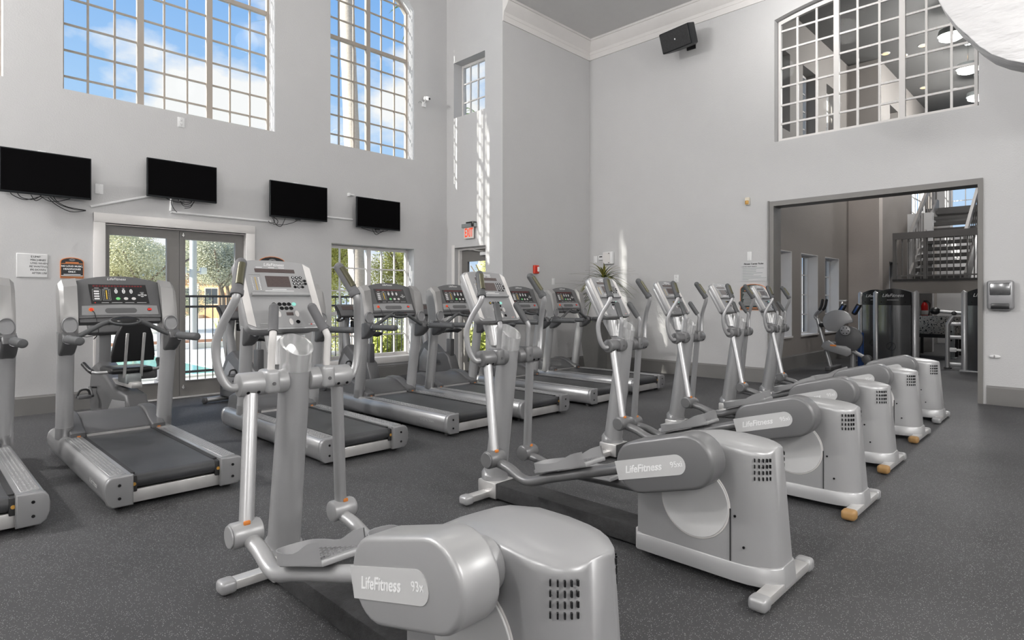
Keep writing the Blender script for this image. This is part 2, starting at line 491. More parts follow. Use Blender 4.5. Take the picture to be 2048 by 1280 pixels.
wall('wall_far', 'x', XB, XB+.25, -5.3, YD, 0, 6.7, [OP, (*BW, ab)], 'wall_paint', 'pale grey far wall with wide opening and interior window')
wall('wall_back', 'y', -5.3, -5.0, -5.3, XB+.25, 0, 8, [], 'wall_paint')
wall('wall_side', 'x', -5.3, -5.0, -5.0, YA, 0, 8, [], 'wall_paint')
struct('ceiling', MB().box(-5.3, XC+.3, -5.3, YA+.3, 8, 8.2).box(XC+.15, XB+.25, -5.3, YD+.3, 6.35, 6.7).box(XC, XC+.15, -5.0, YD, 6.35, 8), 'ceiling_paint', label='light grey ceiling')

# crown mouldings (profile: out from wall, height)
prof = [(0, 6.0), (.018, 6.0), (.022, 6.09), (.03, 6.10), (.032, 6.15), (.05, 6.17), (.075, 6.20), (.11, 6.25), (.13, 6.29), (.135, 6.31), (.15, 6.31), (.15, 6.35), (0, 6.35)]
mb = MB(); mb.prism(prof, lambda u, v: Vector((XB-u, -5.0, v)), (0, 5.0+YD, 0)); o = struct('trim_1', mb, 'white_trim', label='white crown moulding above the far wall')
mb = MB(); mb.prism(prof, lambda u, v: Vector((XC-.0, YD-u, v)), (XB-XC, 0, 0)); o = struct('trim_2', mb, 'white_trim', label='white crown moulding above the column wall')

# baseboards
def baseboard(name, axis, c, s, u0, u1, m='grey_base', h=.215):
    p = [(0, 0), (.018, 0), (.018, h-.025), (.010, h-.012), (.008, h), (0, h)]
    mb = MB()
    if axis == 'y': mb.prism(p, lambda u, v: Vector((u0, c+s*u, v)), (u1-u0, 0, 0))
    else: mb.prism(p, lambda u, v: Vector((c+s*u, u0, v)), (0, u1-u0, 0))
    return struct(name, mb, m)
baseboard('baseboard_left', 'y', YA, -1, -5.0, 1.63)
baseboard('baseboard_left_window', 'y', YA, -1, 3.56, XC, h=.19)
baseboard('baseboard_exit', 'x', XC, -1, 8.44+.09, YA)
baseboard('baseboard_exit_column', 'x', XC, -1, YD, 7.60-.03)
baseboard('baseboard_column', 'y', YD, -1, XC, XB)
baseboard('baseboard_far', 'x', XB, -1, 3.70, YD, h=.235)
baseboard('baseboard_far_right', 'x', XB, -1, -5.0, 1.01, h=.235)

# tall windows of the window wall
zr = [ZS-.10+.0] + [ZTR - .315*k for k in range(5, -1, -1)] + [ZTR + .315*k for k in (1, 2, 3, 4)]
def zrows(top): return [z for z in zr if z < top-.03] + [top]
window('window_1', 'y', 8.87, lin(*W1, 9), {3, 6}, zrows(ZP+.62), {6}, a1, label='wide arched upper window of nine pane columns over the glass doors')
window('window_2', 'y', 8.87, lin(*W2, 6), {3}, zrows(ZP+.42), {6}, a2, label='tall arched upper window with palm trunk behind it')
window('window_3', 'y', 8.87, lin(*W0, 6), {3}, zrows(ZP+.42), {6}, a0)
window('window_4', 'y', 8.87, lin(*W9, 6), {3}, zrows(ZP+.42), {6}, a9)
window('window_5', 'y', 8.87, lin(LW[0], LW[1], 6), {3}, lin(LW[2], LW[3], 5), {2}, None, m='white_trim', label='lower window with white grid beside the treadmills')
struct('trim_3', MB().rbox(LW[0]-.06, LW[1]+.02, YA-.035, YA+.2, LW[2]-.10, LW[2]+.004, .008), 'white_trim', label='white sill of the lower window')
# small window and exit door in the exit wall
window('window_6', 'x', 7.33, lin(SW[0], SW[1], 4), set(), lin(SW[2]-.02, SW[3], 3), set(), None, m='white_trim', label='small square window high above the exit door', mw=.03)
# interior arched window of the far wall
window('window_7', 'x', XB+.12, lin(BW[0]+.02, BW[1]-.03, 9), {3, 6}, lin(3.75, 3.75+.288*7, 7)[:-1] + [5.80], set(), lambda u: ab(u)-.02, m='white_trim', label='interior arched window looking into the weight room', bw=.014, mw=.036)

# frame of the wide opening
fr = sempty('trim_4', 'grey painted frame around the wide opening')
g = 'door_paint'
MB().box(XB-.025, XB+.27, 3.612, 3.69, 0, 2.83).obj('jamb', g, fr)
MB().box(XB-.025, XB+.27, 1.045, 1.097, 0, 2.80).obj('jamb', g, fr)
MB().box(XB-.024, XB+.269, 1.046, 3.689, 2.755, 2.829).obj('head', g, fr)
MB().box(XB-.034, XB-.02, 3.675, 3.70, 0, 2.84).obj('bead', 'grey_base', fr)

# ---- glazed double doors
cas = sempty('trim_5', 'white door casing around the double doors')
MB().rbox(1.628, 1.75, YA-.03, YA+.012, 0, 2.35, .006).box(1.735, 1.75, YA, YA+.2, 0, 2.24).obj('side_casing', 'white_trim', cas)
MB().rbox(3.43, 3.555, YA-.03, YA+.012, 0, 2.35, .006).box(3.43, 3.445, YA, YA+.2, 0, 2.24).obj('side_casing', 'white_trim', cas)
MB().rbox(1.628, 3.555, YA-.033, YA+.012, 2.24, 2.355, .006).box(1.75, 3.43, YA, YA+.2, 2.222, 2.24).obj('head_casing', 'white_trim', cas)
MB().rbox(1.75, 3.43, YA+.0, YA+.22, 0, .022, .006).obj('threshold', 'steel', cas)
def leaf(name, x0, x1, hinge_right, label):
    r = sempty(name, label)
    gx0, gx1 = x0+(.055 if not hinge_right else .07), x1-(.15 if not hinge_right else .115)
    gz0, gz1 = .225, 2.105; ya, yb = 8.715, 8.76
    MB().box(x0, gx0, ya, yb, .024, 2.218).obj('stile', 'door_paint', r)
    MB().box(gx1, x1, ya, yb, .024, 2.218).obj('stile', 'door_paint', r)
    MB().box(gx0, gx1, ya, yb, .024, gz0).obj('bottom_rail', 'door_paint', r)
    MB().box(gx0, gx1, ya, yb, gz1, 2.218).obj('top_rail', 'door_paint', r)
    MB().box(gx0, gx1, ya+.02, ya+.026, gz0, gz1).obj('pane', 'glass', r)
    MB().box(gx0-.012, gx1+.012, ya-.006, ya, gz0-.012, gz0).box(gx0-.012, gx1+.012, ya-.006, ya, gz1, gz1+.012).box(gx0-.012, gx0, ya-.006, ya, gz0, gz1).box(gx1, gx1+.012, ya-.006, ya, gz0, gz1).obj('glazing_bead', 'door_paint', r)
    return r
d1 = leaf('door_1', 1.752, 2.592, False, 'left leaf of the grey glazed double doors')
d2 = leaf('door_2', 2.596, 3.428, True, 'right leaf of the grey glazed double doors')
for z in (.12, 2.14):
    MB().cyl((2.64, 8.705, z), (2.64, 8.705, z+.05), .008).rbox(2.625, 2.655, 8.7, 8.716, z+.01, z+.03, .003).obj('flush_bolt', 'steel', d2)
for z in (.25, 1.72): MB().cyl((3.425, 8.70, z), (3.425, 8.70, z+.1), .011).obj('hinge', 'white_trim', d2)
# ---- exit door
cas = sempty('trim_6', 'white casing of the exit door')
MB().box(XC+.10, XC+.26, 8.41, 8.44, 0, 2.25).rbox(XC-.012, XC+.012, 8.425, 8.50, 0, 2.30, .004).obj('side_casing', 'white_trim', cas)
MB().box(XC+.10, XC+.26, 7.60, 7.63, 0, 2.25).obj('side_casing', 'white_trim', cas)
MB().box(XC+.10, XC+.26, 7.63, 8.41, 2.21, 2.25).obj('head_casing', 'white_trim', cas)
d3 = sempty('door_3', 'grey exit door with tall glass pane')
xa, xb_ = XC+.16, XC+.205
MB().box(xa, xb_, 8.25, 8.408, .01, 2.205).obj('stile', 'door_paint', d3)
MB().box(xa, xb_, 7.632, 7.74, .01, 2.205).obj('stile', 'door_paint', d3)
MB().box(xa, xb_, 7.74, 8.25, 2.0, 2.205).obj('top_rail', 'door_paint', d3)
MB().box(xa, xb_, 7.74, 8.25, .01, .17).obj('bottom_rail', 'door_paint', d3)
MB().box(xa+.02, xa+.026, 7.74, 8.25, .17, 2.0).obj('pane', 'glass', d3)
cl = MB().rbox(xa-.06, xa-.001, 7.66, 7.86, 2.09, 2.15, .008).obj('door_closer', 'white_plastic', d3)
MB().tube([(xa-.03, 7.8, 2.16), (xa-.12, 7.95, 2.19), (xa-.02, 8.2, 2.21)], .009, 8).obj('closer_arm', 'steel', cl)
MB().rbox(xa-.06, xa-.02, 7.66, 8.36, 1.02, 1.08, .01).rbox(xa-.06, xa-.001, 7.66, 7.76, .99, 1.11, .01).obj('push_bar', 'white_plastic', d3)
for z in (.25, 1.1, 2.05): MB().cyl((xa-.008, 8.412, z), (xa-.008, 8.412, z+.09), .01).obj('hinge', 'white_trim', d3)

# ---- rounded bulkhead hanging at the right
pts = [(1.30, 5.2), (1.19, 4.5), (1.13, 4.24), (1.09, 4.12), (1.05, 4.04), (.975, 3.90), (.875, 3.76), (.80, 3.65), (.71, 3.55), (.60, 3.47), (.45, 3.39), (.2, 3.33), (0, 3.31), (-.5, 3.31), (-.5, 6.35), (1.34, 6.35)]
mb = MB(); mb.prism(pts, lambda u, v: Vector((7.0, u, v)), (.35, 0, 0), .012)
struct('wall_bulkhead', mb, 'plaster', label='rounded white textured bulkhead hanging from the ceiling')
# ============================================================ WEIGHT ROOM (through the opening)
YW, XK, YK, XE = 4.15, 15.34, 3.53, 22.0
wins = [(10.85, 11.78), (12.26, 13.24), (13.685, 14.64)]
AZ = 6.7
up = [(u0+.1, u1-.1, 4.45, 5.9) for u0, u1 in wins]
wall('wall_side_room', 'y', YW, YW+.3, XB+.25, XK+.3, 0, AZ, [(*w, .62, 2.215) for w in wins] + up, 'taupe_paint', 'taupe wall with narrow windows in the weight room')
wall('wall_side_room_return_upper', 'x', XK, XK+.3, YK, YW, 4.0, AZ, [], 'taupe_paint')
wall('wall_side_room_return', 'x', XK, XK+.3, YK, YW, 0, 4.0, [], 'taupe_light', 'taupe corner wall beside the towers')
wall('wall_side_room_end', 'y', YK, YK+.3, XK+.3, XE, 0, AZ, [(16.25, 17.1, .62, 2.2), (16.3, 17.1, 4.45, 5.9), (18.6, 21.2, 3.3, 5.9)], 'taupe_paint')
wall('wall_side_room_far', 'x', XE, XE+.3, -5.3, YK, 0, AZ, [(-1.0, 3.2, 3.4, 6.0)], 'wall_paint')
wall('wall_side_room_back', 'y', -5.3, -5.0, XB+.25, XE, 0, AZ, [], 'taupe_paint')
struct('ceiling_side_room', MB().box(XB+.25, XE+.3, -5.3, YW+.3, AZ, AZ+.2), 'taupe_ceiling', label='dark taupe ceiling of the weight room')
struct('wall_pillar', MB().box(18.1, 18.3, 3.0, YK, 0, 3.5), 'wall_paint', label='pale pillar carrying the fire extinguisher')
n = 8
for i, (u0, u1) in enumerate(wins):
    window('window_%d' % (n+i), 'y', 4.37, lin(u0, u1, 3), set(), lin(.60, 2.215, 4), set(), m='white_trim', mw=.03)
    window('window_%d' % (n+3+i), 'y', 4.37, lin(u0+.1, u1-.1, 3), set(), lin(4.45, 5.9, 4), set(), m='white_trim', mw=.03)
    struct('trim_%d' % (8+i), MB().box(u0-.01, u1+.01, YW-.02, YW+.22, .59, .622), 'white_trim')
window('window_14', 'y', YK+.2, lin(16.25, 17.1, 3), set(), lin(.60, 2.2, 4), set(), m='white_trim', mw=.03)
window('window_15', 'y', YK+.2, lin(16.3, 17.1, 3), set(), lin(4.45, 5.9, 4), set(), m='white_trim', mw=.03)
window('window_16', 'y', YK+.2, lin(18.6, 21.2, 8), {4}, lin(3.3, 5.9, 6), set(), m='white_trim', mw=.04)
window('window_17', 'x', XE+.15, lin(-1.0, 3.2, 12), {3, 6, 9}, lin(3.4, 6.0, 6), set(), m='white_trim', mw=.04)
for i, (u0, u1) in enumerate(wins):   # bright reveals are white painted
    struct('trim_%d' % (11+i), MB().box(u1-.012, u1+.001, YW+.001, YW+.215, .62, 2.215).box(u0-.001, u0+.012, YW+.001, YW+.215, .62, 2.215).box(u0, u1, YW+.001, YW+.215, 2.203, 2.216), 'white_trim')
baseboard('baseboard_side_room', 'y', YW, -1, XB+.25, XK, h=.26)
baseboard('baseboard_side_room_return', 'x', XK, -1, YK, YW, h=.26)
baseboard('baseboard_side_room_end', 'y', YK, -1, XK+.3, XE, h=.26)

# ---- staircase with landing
st = thing('staircase', 'dark open-riser staircase with landing beyond the weight machines', 'staircase', (15.0, 0, 0))
L0, L1 = .4, 3.2
MB().box(0, .12, L0, L1, 1.44, 1.70).obj('fascia_beam', 'taupe_paint', st)
MB().box(.12, 1.6, L0, L1, 1.58, 1.70).obj('landing', 'stair_dark', st)
MB().box(-.01, .13, L0, L1, 1.70, 1.745).obj('edge_strip', 'stair_dark', st)
for y in (L0+.1, L1-.1, 1.7): MB().box(1.4, 1.52, y-.06, y+.06, 0, 1.58).obj('support_post', 'taupe_paint', st)
rl = MB().box(0, .07, L0, L1, 2.60, 2.74).obj('top_rail', 'rail_taupe', st)
MB().box(.02, .05, L0, L1, 1.80, 1.83).obj('bottom_rail', 'rail_taupe', st)
me = MB().box(-.010, .010, -.010, .010, 1.74, 2.61).mesh('baluster', 'rail_taupe')
y = L0+.05
while y < L1:
    o = link('baluster', me, st); o.location = (.035, y, 0); y += .112
for y in (1.72, 2.62, L1-.03, .5): MB().box(.005, .065, y-.028, y+.028, 1.70, 2.62).obj('newel', 'rail_taupe', st)
# rising flight
SY0, SY1 = 2.13, 3.12
tread = MB().box(0, .27, SY0, SY1, 0, .075).mesh('tread', 'stair_dark')
for k in range(11):
    o = link('tread', tread, st); o.location = (1.55+.27*k, 0, 1.80+.178*k)
for y in (SY0-.05, SY1):
    MB().prism([(1.3, 1.62), (1.62, 1.62), (4.75, 3.68), (4.75, 4.0), (4.5, 4.0), (1.3, 1.9)], lambda u, v: Vector((u, y, v)), (0, .05, 0)).obj('stringer', 'rail_taupe', st)
    MB().prism([(1.3, 2.63), (4.6, 4.80), (4.6, 4.95), (1.3, 2.78)], lambda u, v: Vector((u, y, v)), (0, .06, 0)).obj('handrail', 'rail_taupe', st)
    me = MB().box(-.010, .010, y+.02, y+.04, 0, .86).mesh('baluster', 'rail_taupe')
    for k in range(10):
        o = link('baluster', me, st); o.location = (1.75+.28*k, 0, 2.05+.186*k)
MB().box(4.6, 6.9, 0, 3.4, 3.52, 3.78).obj('upper_floor', 'stair_dark', st)
me = MB().box(4.62, 4.65, -.011, .011, 3.78, 4.85).mesh('baluster', 'rail_taupe')
for y in [.1+.115*k for k in range(17)] + [3.2, 3.31]:
    o = link('baluster', me, st); o.location = (0, y, 0)

# ---- pendant lamps and recessed lamps of the weight room
def pendant(name, label, cat, loc, zc, power, r=.24, group=None, rad=.18):
    t = thing(name, label, cat, loc, 0, group)
    MB().cyl((0, 0, .16), (0, 0, zc-loc[2]), .008, seg=8).obj('stem', 'chrome', t)
    MB().cyl((0, 0, zc-loc[2]-.03), (0, 0, zc-loc[2]), .06).obj('canopy', 'chrome', t)
    MB().tube([(0, 0, .17), (0, 0, .16), (0, 0, .06)], [.03, r, r+.02], 28).obj('reflector', 'grey_metal', t)
    MB().tube([(0, 0, .06), (0, 0, .0), (0, 0, -.035)], [r, r*.96, r*.6], 28).obj('diffuser', 'lamp_glass', t)
    ld = bpy.data.lights.new('lamp_light', 'POINT'); ld.energy = power; ld.shadow_soft_size = rad; ld.color = (1, .985, .97)
    lo = bpy.data.objects.new('lamp_light', ld); col.objects.link(lo); lo.parent = t; lo.location = (0, 0, -.06-rad)
    return t
for i, (x, y, lb) in enumerate(((13.5, 1.95, 'nearest glass pendant lamp behind the arched interior window'), (15.7, 1.98, 'middle glass pendant lamp behind the arched interior window'), (18.0, 2.1, 'farthest glass pendant lamp behind the arched interior window'))):
    pendant('pendant_lamp', lb, 'lamp', (x, y, 6.1), AZ, SIDE_LAMP, .19, group='weight room pendants')
for i, (x, y) in enumerate(((15.17, 2.68), (15.1, 3.35), (15.5, 3.1), (18.2, 3.2), (18.91, 2.64))):
    t = thing('recessed_lamp', ('small amber recessed ceiling spot, ' + ('nearest the pendants', 'left of the pair', 'right of the pair', 'lowest in view', 'beside the last pendant')[i]), 'lamp', (x, y, AZ), 0, 'amber ceiling spots')
    MB().cyl((0, 0, -.012), (0, 0, 0), .085).obj('trim_ring', 'white_trim', t)
    MB().cyl((0, 0, -.02), (0, 0, -.012), .06).obj('bulb', 'amber_lamp', t)
pendant('pendant_lamp', 'added fill lamp under the upper floor behind the stair', 'lamp', (20.9, 1.6, 3.2), 3.5, SIDE_LAMP*.5, .19, group='weight room pendants')  # added lamp, hidden there to brighten the wall behind the treads
t = thing('sprinkler_box', 'small dark ceiling fixture behind the arched interior window', 'fixture', (17.5, 2.35, AZ))
MB().rbox(-.1, .1, -.06, .06, -.06, 0, .015).obj('housing', 'stair_dark', t)
MB().cyl((0, 0, -.09), (0, 0, -.06), .03).obj('head', 'steel', t)

# ---- weight stack towers
def tower(loc, rz, label, word):
    t = thing('weight_tower', label, 'weight machine', loc, rz, 'weight stack towers')
    w = .37
    for s in (-1, 1):
        MB().tube([(.05, s*(w-.05), 0), (.05, s*(w-.05), 1.44), (.05, s*(w-.06), 1.455)], [.058, .058, .045], 22).box(.05, .17, s*(w-.05)-.04, s*(w-.05)+.04, 0, 1.44).obj('column', 'silver_tube', t, 60)
    # curved smoked shield
    N = 12; outer = []; 
    def arc(z, b): return [(-.02-b-.10*math.cos((k/N-.5)*math.pi), -(w-.10)+2*(w-.10)*k/N, z) for k in range(N+1)]
    mb = MB(); a = arc(.03, 0); b = arc(1.22, 0)
    mb.add(a+b, [(k, k+1, N+2+k, N+1+k) for k in range(N)]); sh = mb.obj('shield', 'smoke_panel', t)
    mb = MB(); N2 = N; a = arc(1.20, .01); b = [(x, y, 1.44+.075*math.cos(y/(w-.10)*1.45)) for x, y, z in arc(0, .01)]
    c = [(.17, y, z) for x, y, z in b]
    mb.add(a+b, [(k, k+1, N+2+k, N+1+k) for k in range(N)]); mb.add(b+c, [(k, k+1, N+2+k, N+1+k) for k in range(N)])
    hp = mb.obj('header', 'panel_black', t)
    text('LifeFitness', .085, 'white_print', hp, (-.135, 0, 1.385), (0, -1, 0), (0, 0, 1), shear=.3)
    mb = MB()
    for k in range(word): mb.box(-.1345, -.128, (k-(word-1)/2)*.022-.007, (k-(word-1)/2)*.022+.007, 1.293, 1.309)
    mb.obj('small_print', 'grey_print', hp)['kind'] = 'stuff'
    for y in (-.2, .2):
        for z in (1.26, 1.41): MB().cyl((-.11, y, z), (-.09, y, z), .009, seg=8).obj('screw', 'black_gloss', hp)
    MB().box(.16, .2, -w+.02, w-.02, .02, 1.44).obj('back_panel', 'tread_dark', t)
    MB().cyl((-.09, -.03, .02), (-.09, -.03, 1.2), .012, seg=10).obj('guide_rod', 'chrome', t); MB().cyl((-.09, -.10, .02), (-.09, -.10, 1.2), .008, seg=10).obj('guide_rod', 'chrome', t)
    for k in range(9): MB().rbox(-.07, .08, -.16, .16, .05+.05*k, .095+.05*k, .004).obj('weight_plate', 'black_rubber', t)
    mb = MB(); mb.tube([(-.125, .03+.075*math.cos(a), .42+.075*math.sin(a)) for a in [k*math.pi/8 for k in range(16)]+[0]], .004, 6, caps=False).tube([(-.125, .07, .37), (-.125, .03, .42), (-.125, .02, .47)], .004, 6); mb.obj('emblem', 'panel_black', t)
    MB().rbox(-.14, .22, -w-.01, w+.01, 0, .03, .008).obj('base', 'tread_grey', t)
    return t
tower((13.3, 2.80, 0), R(-2), 'silver weight tower with smoked curved front in the middle of the opening', 9)
tower((14.2, 3.30, 0), R(-4), 'bluish weight tower half hidden behind the middle one', 8)
tower((13.55, 1.44, 0), R(-2), 'weight tower cut off by the right edge of the opening', 8)

# ---- arm machine with blue pads
t = thing('strength_machine', 'seated strength machine with round cam and blue pads near window', 'weight machine', (12.1, 3.35, 0))
MB().tube([(0, -.15, .02), (0, -.15, .55)], .045, 14).obj('post', 'silver_tube', t)
MB().tube([(0, .22, .05), (0, .45, .95)], .05, 14, flat=.7).obj('front_post', 'silver_tube', t)
MB().tube([(.3, -.2, .02), (.3, -.2, .7)], .05, 14).obj('post', 'pad_blue', t)
MB().rbox(-.25, .5, -.2, -.12, 0, .06, .012).obj('foot', 'tread_dark', t); MB().rbox(-.2, .45, .16, .26, 0, .07, .012).obj('foot', 'tread_dark', t)
MB().rcyl((-.16, -.12, .60), (-.10, -.12, .60), .225).obj('cam_plate', 'tread_dark', t)
c = MB().rcyl((-.22, -.08, .75), (-.14, -.08, .75), .085).obj('pivot_hub', 'silver_light', t)
for k in range(6): MB().cyl((-.226, -.08+.055*math.cos(k*1.047), .75+.055*math.sin(k*1.047)), (-.218, -.08+.055*math.cos(k*1.047), .75+.055*math.sin(k*1.047)), .009, seg=8).obj('bolt', 'black_gloss', c)
mb = MB(); mb.prism([(.02+.25*math.cos(a), .90+.22*math.sin(a)) for a in [R(-50+230*k/16) for k in range(17)]] + [(-.10, .86), (-.02, .72)], lambda u, v: Vector((-.14, u+.05, v)), (.08, 0, 0), .012); mb.obj('sector', 'silver_light', t)
mb = MB(); mb.prism([(.30, .52), (.34, .44), (.28, .38), (-.10, .28), (-.17, .33), (-.16, .42), (-.08, .47), (.10, .48), (.22, .56)], lambda u, v: Vector((-.17, u, v)), (.06, 0, 0), .012)
ln = mb.obj('link_cover', 'silver_light', t); MB().box(-.176, -.17, .08, .18, .455, .485).obj('warning_sticker', 'orange_ring', ln)
for s in (0, .14):
    p = smooth([(s*.6, .30, .78), (s*.6, .50, .98), (s*.6, .40-s*.3, 1.14), (s*.6, .36-s*.3, 1.30)])
    MB().tube(p, .017, 10).obj('handle_bar', 'tread_grey', t)
    MB().tube(p[-7:], .024, 10).sphere(p[-1], .024, 10).obj('grip', 'pad_black', t)
for s in (0, 1):
    mx = Matrix.Translation((.05+.1*s, .05-.22*s, 1.13)) @ Matrix.Rotation(R(28), 4, 'X')
    MB().rbox(-.05, .05, -.045, .045, -.11, .11, .03, 3, mx).obj('pad', 'pad_black', t)
    MB().rbox(-.052, .0, -.03, .03, -.09, .09, .02, 2, mx).obj('pad_face', 'pad_blue', t)
MB().rbox(-.12, .15, .12, .40, .80, .87, .03, 3).obj('seat', 'pad_black', t)
MB().tube([(-.1, -.10, .42), (-.1, -.36, .28)], .05, 10, flat=.7).obj('lever', 'silver_light', t)
MB().rcyl((-.16, -.40, .25), (-.04, -.40, .25), .075).obj('roller', 'tread_dark', t)
MB().tube([(.05, .10, 1.0), (.1, .05, 1.28)], .018, 8).rbox(.05, .15, -.02, .1, 1.27, 1.30, .01).obj('adjuster', 'steel', t)
MB().tube([(-.05, .0, .55), (.3, -.2, .55)], .03, 8).obj('cross_tube', 'silver_tube', t); MB().tube([(0, .33, .5), (.0, -.15, .5)], .03, 8).obj('cross_tube', 'silver_tube', t)

# ---- roller frame beside the right tower
t = thing('roller_machine', 'silver machine frame with black roller pad beside right tower', 'weight machine', (13.9, 2.06, 0))
p = smooth([(0, 0, .02), (0, 0, .75), (0, -.01, .85), (0, -.09, 1.0)], 4)
MB().tube(p, .05, 14, flat=.8).obj('post', 'silver_tube', t)
MB().tube([(0, .15, 1.085), (0, -.30, 1.045)], .03, 12).obj('arm', 'silver_tube', t)
MB().sphere((0, .20, 1.09), .088, 16, (.9, 1, .8)).obj('roller_pad', 'pad_black', t)
MB().rcyl((-.05, -.10, 1.05), (.05, -.10, 1.05), .04).obj('joint', 'pad_black', t)
for z in (.85, .60, .09): MB().rbox(-.02, .02, -.30, .0, z-.035, z+.035, .01).obj('cross_bar', 'silver_tube', t)
MB().rbox(-.03, .02, -.14, -.02, .32, .40, .02).rbox(-.015, .015, -.3, -.1, .34, .38, .006).obj('bracket', 'white_plastic', t)
MB().rbox(-.05, .05, -.06, .06, 0, .03, .01).obj('foot', 'black_rubber', t)

# ---- things further back under the landing
t = thing('fire_extinguisher', 'red fire extinguisher on the wall behind the towers', 'fire extinguisher', (17.98, 3.14, .80))
MB().tube([(0, 0, 0), (0, 0, .02), (0, 0, .36), (0, 0, .42), (0, 0, .45)], [.06, .075, .075, .05, .025], 18).obj('cylinder', 'extinguisher_red', t)
MB().tube([(0, 0, .13), (0, 0, .24)], .077, 18, caps=False).obj('sticker', 'white_plastic', t)
MB().rbox(-.03, .03, -.06, .02, .45, .49, .008).obj('valve', 'panel_black', t)
MB().tube(smooth([(0, -.03, .47), (0, -.11, .42), (0, -.1, .2), (0, -.08, .1)]), .012, 8).obj('hose', 'panel_black', t)
MB().box(.06, .12, -.04, .04, .1, .4).obj('bracket', 'steel', t)
t = thing('bench', 'low bench with zigzag patterned cover under the landing', 'bench', (17.2, 2.72, 0))
MB().rbox(-.3, .3, -.42, .42, .50, .92, .02).obj('patterned_cover', 'zigzag', t)
MB().box(-.3, .3, -.44, .44, .42, .5).obj('seat_board', 'stair_dark', t)
for x in (-.26, .26):
    for y in (-.38, .38): MB().box(x-.03, x+.03, y-.03, y+.03, 0, .42).obj('leg', 'stair_dark', t)
t = thing('steel_upright', 'short drilled steel upright beside the patterned bench', 'equipment', (16.4, 2.36, 0))
MB().rbox(-.05, .05, -.05, .05, 0, .82, .008).obj('post', 'grey_metal', t)
for z in (.2, .4, .6): MB().cyl((-.053, 0, z), (-.045, 0, z), .018, seg=10).obj('hole', 'black_gloss', t)
MB().rbox(-.12, .12, -.09, .09, 0, .02, .005).obj('foot', 'grey_metal', t)
